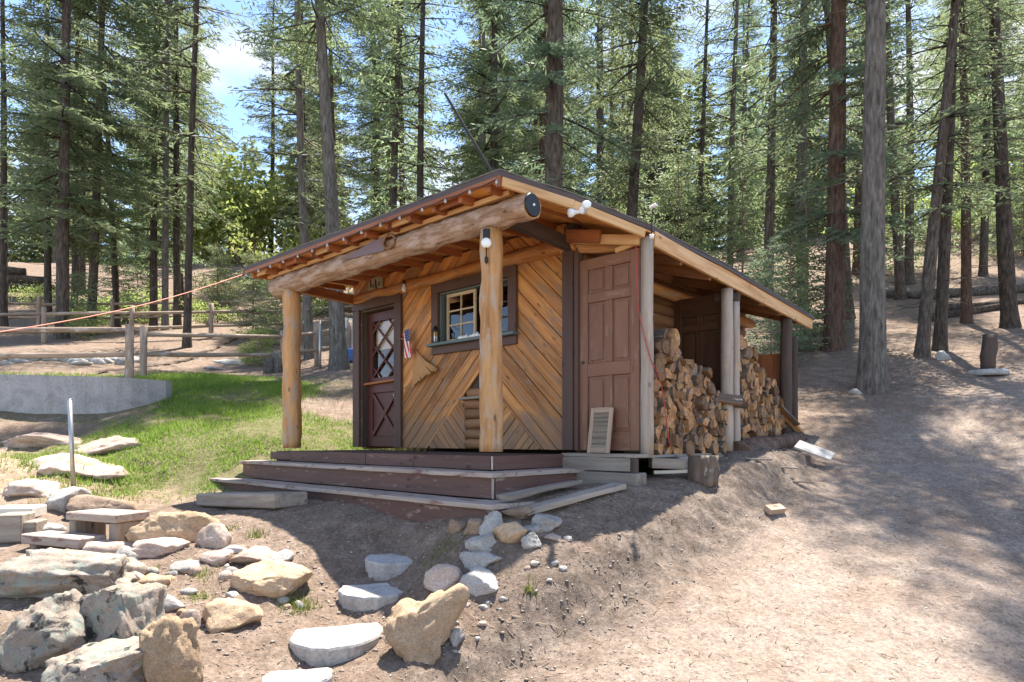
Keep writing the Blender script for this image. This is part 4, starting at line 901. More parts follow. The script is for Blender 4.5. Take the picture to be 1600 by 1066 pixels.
thing_plank('fallen_plank', 'long weathered plank lying from the steps out to the bank', 'plank', hit(815, 812)+Vector((0, 0, 0.05)), hit(968, 766)+Vector((0, 0, 0.035)), 0.17, 0.045, 'grey_board', wob=0.01, seg=8)
thing_plank('fallen_plank', 'splintered plank lying close against the step side', 'plank', hit(785, 800)+Vector((0, 0, 0.11)), hit(900, 764)+Vector((0, 0, 0.06)), 0.15, 0.035, 'grey_board', wob=0.014, seg=8)
p = hit(1275, 728); thing_plank('white_board', 'pale painted board lying on the dirt beyond the woodshed', 'board', p+Vector((-0.18, 0.14, 0.27)), p+Vector((0.16, -0.10, 0.11)), 0.20, 0.025, 'pale_board', up=(0.25, -0.85, 0.9))
p = hit(1211, 806); thing_plank('wood_chunk', 'small split chunk of wood lying alone on the driveway', 'wood', p+Vector((-0.09, -0.03, 0.035)), p+Vector((0.10, 0.07, 0.04)), 0.09, 0.06, 'shutter_wood', wob=0.006, roll=0.5)
p0_ = hit(1150, 712); b_ = tag(log('root_log', p0_+Vector((0.10, 0.25, 0.02)), hit(1250, 690)+Vector((0.05, 0.1, 0.02)), 0.15, 0.11, 'bark_red', None, 12, 8, 0.35), 'dark rotten log under the far end of the woodshed', 'log')
rr = random.Random(8)
for i, (px, py, q) in enumerate([(1365-180, 722, 'dark stick lying on the bank below the woodshed'), (1225, 738, 'crooked stick at the foot of the woodshed bank'), (1247, 757, 'bleached stick on the slope beside the driveway')]):
    p = hit(px, py); thing_plank('stick', q, 'stick', p+Vector((-0.13, 0.05, 0.03)), p+Vector((0.13, -0.07, 0.02)), 0.03, 0.02, 'grey_board', wob=0.01, seg=3)

# ------------------------------------------------------------------ rocks, stone steps, left yard
def rock_mesh(sx, sy, sz, seed, sub=4, cuts=14, rough=0.10):
    bm = bmesh.new(); bmesh.ops.create_icosphere(bm, subdivisions=sub, radius=1); rr = random.Random(seed)
    planes = []
    for i in range(cuts):
        n = Vector((rr.gauss(0, 1), rr.gauss(0, 1), rr.gauss(0, 0.8))).normalized(); planes.append((n, rr.uniform(0.50, 0.84)))
    off = Vector((rr.random()*90, rr.random()*90, rr.random()*90))
    for v in bm.verts:
        p = v.co.copy()
        for n, d in planes:
            k = p.dot(n)-d
            if k > 0: p -= n*k*0.93
        nn = noise.fractal(p*1.5+off, 0.9, 2.0, 3)*rough*1.5+noise.fractal(p*5+off, 0.8, 2.1, 4)*rough*0.6-abs(noise.noise(p*2.3+off))*rough*0.5
        p *= 1+nn
        v.co = Vector((p.x*sx*1.3, p.y*sy*1.3, p.z*sz*1.3))
    me = bpy.data.meshes.new('rock'); bm.to_mesh(me); bm.free()
    me.polygons.foreach_set('use_smooth', [True]*len(me.polygons)); return me
def rock(px, py, wpx, hpx, mat, label, group=None, sub=4, depth=0.8, tilt=0.0, rough=0.10, cuts=14, sink=0.42, name='rock', cat='rock'):
    p = hit(px, py); s = p.y/F; wd = wpx*s*1.1; dp_ = wd*depth; vis = max(0.6*hpx*s, hpx*s-0.10*dp_); ht = vis*(1+sink)
    me = rock_mesh(1, 1, 1, int(px*7+py), sub, cuts, rough)
    me.transform(Matrix.Rotation(R(tilt), 4, 'Y'))
    if sub >= 5:
        o7 = Vector((px, py, 3)); me.vertices.foreach_set('co', np.array([tuple(v.co*(1+0.035*noise.fractal(v.co*9+o7, 0.7, 2.2, 5)-0.05*max(0, 0.12-abs(noise.noise(v.co*2.6+o7)))/0.12)) for v in me.vertices]).ravel())
    n_ = len(me.vertices); co = np.zeros(n_*3); me.vertices.foreach_get('co', co); co = co.reshape(-1, 3); lo, hi = co.min(0), co.max(0)
    co = ((co-lo)/(hi-lo)-0.5)*[wd, dp_, ht]; me.vertices.foreach_set('co', co.ravel()); me.update()
    o = link(name, me, mat); o.location = (p.x, p.y+dp_*0.42, p.z+vis-ht/2)
    return tag(o, label, cat, group)
G1 = 'rocks piled at the corner of the steps'; G2 = 'rocks of the rock garden'
rock(713, 838, 31, 25, 'rock_brown', 'small rounded brown rock at the left end of the pile by the steps', G1, 4, sink=0.18)
rock(741, 842, 34, 29, 'rock_brown', 'second brown rock from the left in the pile by the steps', G1, 4, sink=0.18)
rock(768, 846, 38, 46, 'rock_grey', 'tilted grey-brown rock leaning in the middle of the pile by the steps', G1, 4, tilt=35, sink=0.18)
rock(808, 818, 60, 29, 'rock_brown', 'long brown rock on top of the pile at the step corner', G1, 4, tilt=-22, sink=0.18)
rock(795, 860, 53, 43, 'rock_tan', 'bright tan block at the front of the pile by the steps', G1, 4, cuts=12, sink=0.18)
rock(854, 830, 47, 29, 'rock_grey', 'rounded grey rock at the right end of the pile by the steps', G1, 4, sink=0.18)
rock(836, 840, 47, 20, 'rock_white', 'flat whitish slab in the pile by the steps', G1, 4, cuts=11, sink=0.18)
rock(830, 864, 30, 29, 'rock_white', 'small whitish block below the pile by the steps', G1, 4, cuts=12, sink=0.18)
rock(752, 868, 51, 34, 'rock_grey', 'low grey rock under the pile by the steps', G1, 4, sink=0.18)
rock(862, 848, 29, 13, 'rock_pink', 'thin flat chip at the right of the pile by the steps', G1, 4, sink=0.18)
rock(750, 892, 64, 32, 'rock_white', 'pale grey slab lying below the rock pile', G1, 4, tilt=-12, cuts=12, sink=0.18)
rock(693, 928, 60, 48, 'rock_pink', 'pinkish round-topped rock above the large wedge rock', G1, 4, sink=0.18)
rock(748, 938, 69, 50, 'rock_white', 'blocky white rock right of the pinkish rock', G1, 4, cuts=13, sink=0.18)
rock(713, 1010, 24, 29, 'rock_grey', 'little grey rock tucked beside the large wedge rock', G1, 4, sink=0.18)
# large wedge-shaped rock: wide top, narrow foot, horn to the upper right
p = hit(655, 1042); s = (p.y+0.12)/F; me = rock_mesh(1/1.3, 1/1.3, 1/1.3, 77, 5, 4, 0.11); cxp, cyp = 662, 985
outl = [((x-cxp)*s, (cyp-y)*s) for x, y in [(602, 968), (612, 950), (650, 946), (690, 932), (712, 920), (722, 936), (712, 968), (692, 1005), (674, 1036), (652, 1046), (628, 1024), (610, 994)]]
ang = np.array([math.atan2(z, x) for x, z in outl]); rad_ = np.array([math.hypot(x, z) for x, z in outl]); od = np.argsort(ang); ang, rad_ = ang[od], rad_[od]
ang = np.concatenate([ang-2*math.pi, ang, ang+2*math.pi]); rad_ = np.concatenate([rad_]*3)
for v in me.vertices:
    th_ = math.atan2(v.co.z, v.co.x); rho = math.hypot(v.co.x, v.co.z); r_ = float(np.interp(th_, ang, rad_))*1.08
    zz = rho*r_*math.sin(th_); v.co = Vector((rho*r_*math.cos(th_), v.co.y*0.17+zz*0.2, zz))
o = link('rock', me, 'rock_tan'); o.location = Vector(((cxp-800)*s, p.y+0.16, EYE+(686-cyp)*s-0.02)); tag(o, 'large tan wedge-shaped boulder beside the stepping stones', 'rock')
rock(250, 858, 132, 66, 'rock_tan', 'big smooth tan dome rock at the head of the rock garden', G2, 5, 0.75, rough=0.06, cuts=8)
rock(327, 858, 56, 42, 'rock_pink', 'pinkish rock just right of the tan dome rock', G2, 4)
rock(235, 874, 80, 34, 'rock_pink', 'rough pinkish slab under the tan dome rock', G2, 4)
rock(405, 936, 122, 58, 'rock_tan', 'long smooth tan boulder lying right in the rock garden', G2, 5, 0.7, rough=0.06, cuts=9, tilt=4)
rock(434, 884, 36, 26, 'rock_white', 'small white block behind the long tan boulder', G2, 3, cuts=12)
rock(388, 888, 92, 32, 'rock_pink', 'flat pink ledge rock behind the long tan boulder', G2, 4)
rock(360, 868, 42, 16, 'rock_white', 'thin white flake at the top of the rock garden', G2, 3)
rock(330, 886, 44, 24, 'rock_pink', 'mottled pink rock left of the flat ledge rock', G2, 3)
rock(281, 898, 58, 20, 'rock_grey', 'flat grey leaf-shaped stone in the middle of the rock garden', G2, 3, cuts=11)
rock(348, 988, 88, 52, 'rock_tan', 'pale tan boulder overhanging the hollow', G2, 4, cuts=10)
rock(291, 988, 32, 34, 'rock_pink', 'small pink rock left of the overhanging boulder', G2, 3)
rock(258, 958, 40, 26, 'rock_grey', 'round light grey cobble in the rock garden', G2, 3)
rock(205, 922, 38, 30, 'rock_pink', 'small pink rock beside the lichen boulders', G2, 3)
rock(233, 925, 46, 30, 'rock_tan', 'small tan rock above the grey cobble', G2, 3)
rock(222, 950, 38, 30, 'rock_white', 'whitish rock wedged behind the upright tan block', G2, 3)
rock(190, 884, 42, 30, 'rock_grey', 'grey rock between the lichen boulder and the dome rock', G2, 3)
rock(160, 872, 70, 26, 'rock_pink', 'low pink rock in front of the timber steps', G2, 3)
rock(253, 1095, 92, 132, 'rock_tan', 'tall upright tan block at the bottom of the rock garden', G2, 5, 0.7, cuts=10, sink=0.15)
rock(75, 945, 220, 92, 'rock_lichen', 'broad grey-green lichen boulder at the left edge', G2, 5, 0.6, rough=0.13)
rock(48, 1050, 150, 125, 'rock_lichen', 'pale lichen boulder at the left edge below the broad one', G2, 5, 0.7, rough=0.11)
rock(148, 1028, 150, 115, 'rock_lichen', 'dark lichen boulder with rough hollows next to the upright tan block', G2, 5, 0.6, rough=0.14)
rock(130, 1110, 170, 100, 'rock_lichen', 'lichen boulder cut by the bottom left edge of the picture', G2, 5, 0.7, rough=0.13)
rock(140, 815, 118, 48, 'rock_brown', 'brown sloping rock behind the timber steps', G2, 4, 0.6)
rock(84, 800, 62, 42, 'rock_grey', 'grey rock left of the brown sloping rock', G2, 4)
rock(60, 838, 52, 24, 'rock_white', 'pale rock beside the lower timber step', G2, 3)
G3 = 'ledges of the bare rock slope'
for i, (px, py, a_, b2, q) in enumerate([(150, 712, 120, 42, 'tan ledge of bare rock under the end of the concrete wall'), (45, 700, 130, 36, 'tan ledge of bare rock under the left of the concrete wall'), (70, 745, 150, 46, 'long pale bare ledge beside the metal pipe'), (15, 780, 90, 34, 'low pale ledge at the left edge above the timbers'), (150, 752, 70, 28, 'small bare ledge right of the metal pipe')]):
    rock(px, py, a_, b2, 'rock_pink', q, G3, 4, 0.8, sink=0.5, rough=0.12)
for i, (px, py, a_, b2) in enumerate([(348, 571, 58, 16), (330, 578, 34, 10)]): rock(px, py, a_, b2, 'rock_grey', ['long grey rock in the grass below the fence', 'small grey rock at the foot of the long grey rock'][i], None, 3)
rr = random.Random(2)
for i in range(16): rock(4+i*13+rr.uniform(-4, 4), 566+rr.uniform(-6, 5), rr.uniform(16, 30), rr.uniform(9, 15), rr.choice(['rock_grey', 'rock_white', 'rock_grey']), 'rounded border stone in the row behind the rail fence', 'border stones behind the fence', 2, name='border_stone')
for px, py, q in ((1340, 617, 'pale stone at the foot of the large grey trunk'), (1478, 563, 'grey block stone at the foot of the leaning pair of trunks')): rock(px, py, 20, 12 if px < 1400 else 18, 'rock_white', q, None, 3)

rr = random.Random(31)
for i in range(46):
    px, py = rr.uniform(205, 470), rr.uniform(868, 1040)
    if px > 380 and py > 960: continue
    w_ = rr.uniform(8, 24); rock(px, py, w_, w_*rr.uniform(0.4, 0.8), rr.choice(['rock_pink', 'rock_white', 'rock_tan', 'rock_grey']), 'small loose stone between the rocks of the rock garden', 'small loose stones in the rock garden', 2, name='small_stone')
for i in range(22):
    px = rr.uniform(700, 900); py = 1000-(px-700)*0.75+rr.uniform(-30, 40); w_ = rr.uniform(7, 15); rock(px, py, w_, w_*0.6, rr.choice(['rock_pink', 'rock_grey', 'rock_white']), 'small stone lying on the cut bank below the rock pile', 'small stones on the bank', 2, name='small_stone')
# half-round concrete stepping stones
def half_step(px, py, wpx, th, rz, label):
    p = hit(px, py); r_ = wpx*p.y/F/2; rr = random.Random(px); n = 22; ring = []
    for k in range(n+1):
        a_ = math.pi-0.45+(math.pi+0.9)*k/n; q = 1+0.035*rr.uniform(-1, 1)-(0.03 if rr.random() < 0.12 else 0); ring.append((r_*q*math.cos(a_), r_*0.95*q*math.sin(a_)))
    xe, ye = ring[-1]
    for k in range(1, 8): ring.append((xe-2*xe*k/8, ye+0.012*rr.uniform(-1, 1)))
    m_ = len(ring); V = [(x*0.965, y*0.965, -th) for x, y in ring]+[(x, y, -0.015) for x, y in ring]+[(x*0.975, y*0.975, 0) for x, y in ring]
    Fc = [tuple(range(m_-1, -1, -1)), tuple(range(2*m_, 3*m_))]
    for lv in (0, 1):
        for k in range(m_): j = (k+1) % m_; Fc.append((lv*m_+k, lv*m_+j, lv*m_+m_+j, lv*m_+m_+k))
    o = link('stepping_stone', pymesh('stepping_stone', V, Fc), 'concrete'); o.location = p+Vector((0, r_*0.9, th*0.86)); o.rotation_euler = (R(3), R(-1), R(rz))
    tag(o, label, 'stepping stone', 'half-round concrete steps')
half_step(612, 905, 100, 0.15, 8, 'half-round concrete step nearest the porch, in shade')
half_step(576, 958, 118, 0.13, 14, 'second half-round concrete step from the porch')
half_step(508, 1042, 150, 0.15, 16, 'sunlit half-round concrete step with a crack, third from the porch')
half_step(448, 1100, 110, 0.10, 10, 'lowest half-round concrete step cut by the bottom edge')
# timber slab by the steps
a, b_ = hit(322, 790), hit(447, 800)
thing_plank('timber_step', 'single thick timber slab lying at the left foot of the porch steps', 'timber', Vector((a.x, a.y+0.15, a.z+0.06)), Vector((b_.x, b_.y+0.15, b_.z+0.10)), 0.38, 0.15, 'grey_board', wob=0.006, seg=5, bev=0.015)
# small timber steps
p = hit(150, 852); ts = empty('timber_steps', p, R(-24)); tag(ts, 'two-tread timber steps between the rocks at the left', 'steps')
plank('tread', (-0.33, 0.10, 0.26), (0.36, 0.10, 0.265), 0.34, 0.075, 'tread_wood', ts, wob=0.006, seg=4, bev=0.01)
plank('tread', (-0.62, -0.16, 0.06), (0.20, -0.16, 0.065), 0.26, 0.09, 'tread_wood', ts, wob=0.006, seg=4, bev=0.01)
for x in (-0.27, 0.29): plank('support', (x, 0.10, -0.1), (x, 0.10, 0.222), 0.09, 0.30, 'grey_board', ts, up=(0, 1, 0), bev=0.01)
for x in (-0.5, 0.1): plank('support', (x, -0.16, -0.15), (x, -0.16, 0.014), 0.09, 0.2, 'grey_board', ts, up=(0, 1, 0), bev=0.01)
for q, (px, py, w_, h_) in enumerate([(8, 850, 34, 44), (30, 846, 32, 30), (14, 812, 60, 18)]):
    p = hit(px, py); s_ = p.y/F; thing_plank('edge_timber', ['weathered block at the very left edge', 'second weathered block from the left edge', 'pale flat timber above the weathered blocks'][q], 'timber', p+Vector((-w_*s_*0.5, 0.1, h_*s_/2)), p+Vector((w_*s_*0.5, 0.16, h_*s_/2)), 0.30, h_*s_, 'grey_board' if q < 2 else 'pale_board', bev=0.012, wob=0.006, seg=3)
# metal pipe
p = hit(115, 764); pp = empty('pipe_stake', p); tag(pp, 'upright galvanised pipe standing in the bare rock slope', 'pipe')
V, Fc = tube_data([(0, 0, -0.05), (-0.05, 0, 1.12)], [0.026, 0.026], 12); link('pipe', pymesh('pipe', V, Fc, True), 'steel', pp)
lathe('rim', [(0.030, 0), (0.030, 0.012)], 'steel', pp, 12, Matrix.Translation((-0.049, 0, 1.11)))
# concrete retaining wall
wa_, wb_ = Vector((-10.6, 10.9, 0)), Vector((-6.25, 11.0, 0)); n = 24; V = []; Fc = []
for i in range(n+1):
    q = wa_.lerp(wb_, i/n); cur = max(0, (i-20)/4); y = q.y+0.55*cur**2; zt = 1.27-0.0*i-0.10*(i/n); zb = gz(q.x, y-0.1)-0.3
    V += [(q.x, y, zb), (q.x, y, zt), (q.x, y+0.22, zt), (q.x, y+0.22, zb)]
for i in range(n):
    a = i*4
    for k in range(4): Fc.append((a+k, a+4+k, a+4+(k+1) % 4, a+(k+1) % 4))
Fc += [(0, 1, 2, 3), (n*4+3, n*4+2, n*4+1, n*4)]
tag(link('retaining_wall', pymesh('wall', V, Fc), 'wall_concrete'), 'low grey concrete retaining wall at the left edge', 'wall')
# split-rail fences
def fence(name, label, posts, hs, post_h, rr, split=True):
    f_ = empty(name, posts[0]); tag(f_, label, 'fence'); o0 = Vector(posts[0])
    for q in posts: log('post', Vector(q)-o0+Vector((0, 0, -0.15)), Vector(q)-o0+Vector((rr.uniform(-0.03, 0.03), 0, post_h*rr.uniform(0.95, 1.06))), 0.075, 0.07, 'fence_wood', f_, 7, 4, 0.2)
    for a, b_ in zip(posts[:-1], posts[1:]):
        a, b_ = Vector(a)-o0, Vector(b_)-o0
        for h in hs: log('rail', a+Vector((0, 0, h+rr.uniform(-0.04, 0.04))), b_+Vector((0, 0, h+rr.uniform(-0.04, 0.04))), 0.055, 0.045, 'fence_wood', f_, 6, 8, 0.25, rr.uniform(-0.03, 0.03))
    return f_
rr = random.Random(4)
def gp(px, Z): x = (px-800)/F*Z; return (x, Z, gz(x, Z))
pz = 1.05
fence('rail_fence', 'two-rail split fence standing behind the concrete wall', [(-9.75, 11.35, pz), (-6.72, 11.25, pz-0.02)], (0.58, 0.98), 1.12, rr)
fence('rail_fence', 'two-rail split fence from the corner post to the near pine', [gp(224, 13.4), gp(443, 16.2), gp(495, 17.0), gp(545, 17.4)], (0.45, 0.88), 1.08, rr)
fence('rail_fence', 'far rail fence across the upper yard', [gp(-40, 22), gp(60, 22.5), gp(175, 24), gp(325, 26), gp(460, 27), gp(600, 28)], (0.5, 1.0), 1.2, rr)
fence('rail_fence', 'middle rail fence between the border stones and the left pines', [gp(-60, 18.2), gp(70, 18.6), gp(205, 19.2), gp(330, 20.5), gp(470, 21.5)], (0.42, 0.85), 1.05, rr)
# grey shed-fence boards by the near pine
fb = empty('board_fence', gp(548, 18)); tag(fb, 'short run of pale upright boards behind the near pine', 'fence')
for i in range(6): plank('board', (-0.25+i*0.12, 0, -0.1), (-0.25+i*0.12+rr.uniform(-0.01, 0.01), 0, 1.15+rr.uniform(-0.05, 0.05)), 0.11, 0.025, 'pale_board', fb, up=(0, 1, 0))
plank('rail', (-0.32, 0.03, 0.8), (0.42, 0.03, 0.8), 0.08, 0.03, 'grey_board', fb, up=(0, 1, 0))
p = Vector(gp(552, 17.2)); o = lathe('blue_drum', [(0.14, 0), (0.16, 0.05), (0.16, 0.30), (0.13, 0.36)], 'blue_plastic', None, 14, Matrix.Translation(p)); tag(o, 'small blue drum beside the near pine', 'drum')
for px, Z, q in ((420, 15.8, 'short cut stump in front of the fence post, left one'), (433, 15.9, 'short cut stump in front of the fence post, right one')):
    p = Vector(gp(px, Z)); tag(log('cut_stump', p-Vector((0, 0, 0.1)), p+Vector((0, 0, 0.36 if px < 430 else 0.5)), 0.13, 0.12, 'bark_grey', None, 10, 3, 0.2, 0, 'pale_board'), q, 'stump')
p = Vector(gp(500, 16.4)); tag(log('steel_stake', p-Vector((0, 0, 0.1)), p+Vector((0, 0, 1.2)), 0.035, 0.035, 'steel', None, 8, 2, 0), 'thin steel stake beside the near pine', 'stake')
# stacked logs, far left
for i, (x0, x1, Z, dz) in enumerate([(-60, 85, 30, 0.15), (-40, 70, 30.3, 0.55), (-60, 40, 30.1, 0.95)]):
    a, b_ = Vector(gp(x0, Z)), Vector(gp(x1, Z+1)); zz = min(a.z, b_.z)+dz+0.3; a.z = zz; b_.z = zz+0.1
    tag(log('felled_log', a, b_, 0.26, 0.2, 'bark', None, 10, 8, 0.2), ['bottom log of the dark pile at the far left', 'middle log of the dark pile at the far left', 'top log of the dark pile at the far left'][i], 'log')
# fallen logs on the right hillside
for i, (pa, za, pb, zb, r_, q, mt) in enumerate([(1455, 19.5, 1640, 18.5, 0.17, 'thick pale fallen log on the right hillside', 'bark_grey'), (1470, 17.5, 1660, 17, 0.10, 'thin dark fallen log below the thick one on the right', 'bark'), (1440, 16.2, 1580, 16.8, 0.12, 'dark fallen log nearest the leaning trunks', 'bark'), (1360, 21, 1480, 19, 0.14, 'fallen log behind the large grey trunk', 'bark_grey'), (1230, 19, 1330, 18, 0.12, 'fallen log behind the woodshed', 'bark')]):
    a, b_ = Vector(gp(pa, za)), Vector(gp(pb, zb)); a.z += r_*0.8; b_.z += r_*0.8
    tag(log('fallen_log', a, b_, r_, r_*0.7, mt, None, 10, 12, 0.25, 0.1), q, 'log')
# upright stump on a round slab, right
p = hit(1543, 583); us = empty('stump_post', p); tag(us, 'upright split stump standing on a flat round slab, right', 'stump')
log('stump', (0, 0, 0.03), (0.06, 0, 0.66), 0.125, 0.115, 'dark_timber', us, 9, 5, 0.35)
lathe('slab', [(0.30, -0.06), (0.31, 0.0), (0.28, 0.045)], 'concrete', us, 18)

# ------------------------------------------------------------------ trees
def crown_data(H, hb, Rad, seed, droop=0.25, dens=1.5, blade=0.22, bw=0.040, step=0.56, low=0.6, top_pow=0.75, gap=0.0):
    rr = np.random.RandomState(seed); bl = []; limbs = []
    z = hb
    while z < H-0.25:
        f_ = (z-hb)/(H-hb); shape = (1-f_)**top_pow*min(1.0, low+f_*2.2)
        for k in range(rr.randint(3, 6)):
            if rr.rand() < gap: continue
            az = rr.rand()*6.283; ln_ = Rad*shape*rr.uniform(0.55, 1.1)+0.2
            d = np.array([math.cos(az), math.sin(az), 0]); side = np.array([-d[1], d[0], 0]); up0 = rr.uniform(0.0, 0.35)*(0.4+f_)-droop*(1-f_)*0.6
            npt = max(3, int(ln_/0.45)+1); pts = []
            for i in range(npt+1):
                s = i/npt; pts.append(np.array([0, 0, z])+d*ln_*s+side*0.12*ln_*math.sin(s*3+az)*0.3+np.array([0, 0, ln_*(up0*s-droop*s*s*0.75+0.14*s**3)]))
            limbs.append((pts, 0.012+0.012*ln_))
            s = 0.18
            while s < 1.0:
                i = min(int(s*npt), npt-1); p = pts[i]+(pts[i+1]-pts[i])*(s*npt-i)
                for sg in (-1, 1):
                    tl = (0.28+0.34*ln_*(1-s)*0.5)*rr.uniform(0.6, 1.2); tl = min(tl, 0.85)
                    td = d*rr.uniform(0.35, 0.8)+side*sg*rr.uniform(0.6, 1)+np.array([0, 0, rr.uniform(-0.45, 0.12)]); td /= np.linalg.norm(td)
                    nb = max(3, int(tl/0.075*dens))
                    ts_ = (np.arange(nb)+0.5)/nb
                    bp = p+td*tl*ts_[:, None]
                    wv = np.cross(td, [0, 0, 1.0]); wv /= np.linalg.norm(wv)+1e-9
                    sgn = np.where(np.arange(nb) % 2 == 0, 1, -1)[:, None]
                    bd = td*0.75+wv*sgn*rr.uniform(0.3, 0.9, (nb, 1))+np.stack([np.zeros(nb), np.zeros(nb), rr.uniform(-0.6, 0.25, nb)], 1)
                    bd /= np.linalg.norm(bd, axis=1)[:, None]
                    ll = blade*rr.uniform(0.6, 1.25, (nb, 1)); nrm = rr.normal(0, 1, (nb, 3)); wv2 = np.cross(bd, nrm); wv2 /= np.linalg.norm(wv2, axis=1)[:, None]+1e-9
                    bl.append(np.stack([bp-wv2*bw*0.35, bp+bd*ll*0.5+wv2*bw*0.6, bp+bd*ll, bp+bd*ll*0.45-wv2*bw*0.6], 1))
                s += 0.17/max(ln_, 0.5)*1.15/max(dens, 0.4)
        z += step*rr.uniform(0.7, 1.3)
    B = np.concatenate(bl); V = B.reshape(-1, 3); T = np.arange(len(V)).reshape(-1, 4)
    return V, T, limbs
def limb_mesh(name, limbs, extra=()):
    V = []; Fc = []
    for pts, r_ in list(limbs)+list(extra):
        n0 = len(V); v, f_ = tube_data(pts, [r_*(1-0.75*i/(len(pts)-1)) for i in range(len(pts))], 3, False); V += v; Fc += [tuple(n0+i for i in q) for q in f_]
    return pymesh(name, V, Fc, True)
def trunk_mesh(name, H, dia, seed, flare=0.35):
    rr = random.Random(seed); pts = []; rad = []; n = 26
    for i in range(n+1):
        s = (i/n)**1.5; z = H*s-0.25; pts.append((0.05*math.sin(s*7+seed)*s*2, 0.05*math.cos(s*5+seed)*s*2, z))
        rad.append(dia/2*((1-s)**0.8*0.98+0.02)*(1+flare*math.exp(-max(z, 0)/0.22)))
    V, Fc = tube_data(pts, rad, 14, True, 0.10, seed*3.3)
    return pymesh(name, V, Fc, True)
def dead_limbs(seed, z0, z1, n, ln_):
    rr = random.Random(seed); out = []
    for i in range(n):
        z = rr.uniform(z0, z1); a = rr.uniform(0, 6.28); l = ln_*rr.uniform(0.3, 1); d = Vector((math.cos(a), math.sin(a), rr.uniform(-0.35, 0.15)))
        out.append(([Vector((0, 0, z)), Vector((0, 0, z))+d*l*0.5+Vector((0, 0, -0.05)), Vector((0, 0, z))+d*l+Vector((0, 0, rr.uniform(-0.2, 0.1)))], 0.016))
    return out
VAR = {}
def variant(key, H, hb, Rad, seed, mat, dia, bark='bark', dead=14, **k):
    V, T, lb = crown_data(H, hb, Rad, seed, **k)
    VAR[key] = (trunk_mesh('trunk', H*0.99, dia, seed), trimesh('crown', V, T), limb_mesh('branches', lb, dead_limbs(seed, hb*0.3, hb+2, dead, 1.3)), mat, dia, H)
variant('fir_low', 21, 3.0, 2.6, 1, 'needles', 0.40, droop=0.35)
variant('fir_mid', 22, 4.5, 2.4, 2, 'needles', 0.40, droop=0.30, gap=0.12)
variant('fir_thin', 20, 4.0, 1.9, 3, 'needles', 0.34, droop=0.40, gap=0.22, dens=0.85)
variant('pine_high', 22, 7.5, 2.7, 4, 'needles', 0.46, droop=0.22, dead=26, gap=0.1)
variant('spruce', 20, 2.6, 1.9, 5, 'needles_blue', 0.46, 'bark_red', droop=0.55, step=0.6, gap=0.15)
variant('fir_tall', 26, 5.5, 2.8, 6, 'needles', 0.42, droop=0.33, gap=0.15, step=0.6)
variant('pine_bare', 17, 8.6, 2.7, 7, 'needles', 0.46, 'bark_grey', droop=0.22, dead=10)
def tree(x, y, key, label, dia=None, lean=0.0, hs=1.0, bark='bark', rz=None, group=None, name='pine_tree', sink=0.0):
    tm, cm, bm_, mat, d0_, H = VAR[key]; rz = rnd.uniform(0, 6.28) if rz is None else rz
    r_ = empty(name, (x, y, gz(x, y)-sink)); r_.rotation_euler = (rnd.uniform(-0.01, 0.01), lean, rz if not lean else 0); r_.scale = (hs, hs, hs)
    k = (dia/d0_/hs) if dia else 1.0
    def ch(nm, me, mt):
        o = bpy.data.objects.new(nm, me)
        if not me.materials: me.materials.append(MATS[mt])
        C.objects.link(o); o.parent = r_; o.rotation_euler = (0, 0, rz if lean else 0)
        o.material_slots[0].link = 'OBJECT'; o.material_slots[0].material = MATS[mt]
        return o
    t_ = ch('trunk', tm, bark); t_.scale = (k, k, 1); ch('branches', bm_, bark)['kind'] = 'stuff'; ch('crown', cm, mat)
    return tag(r_, label, 'tree', group)
G = 'trees standing round the cabin'
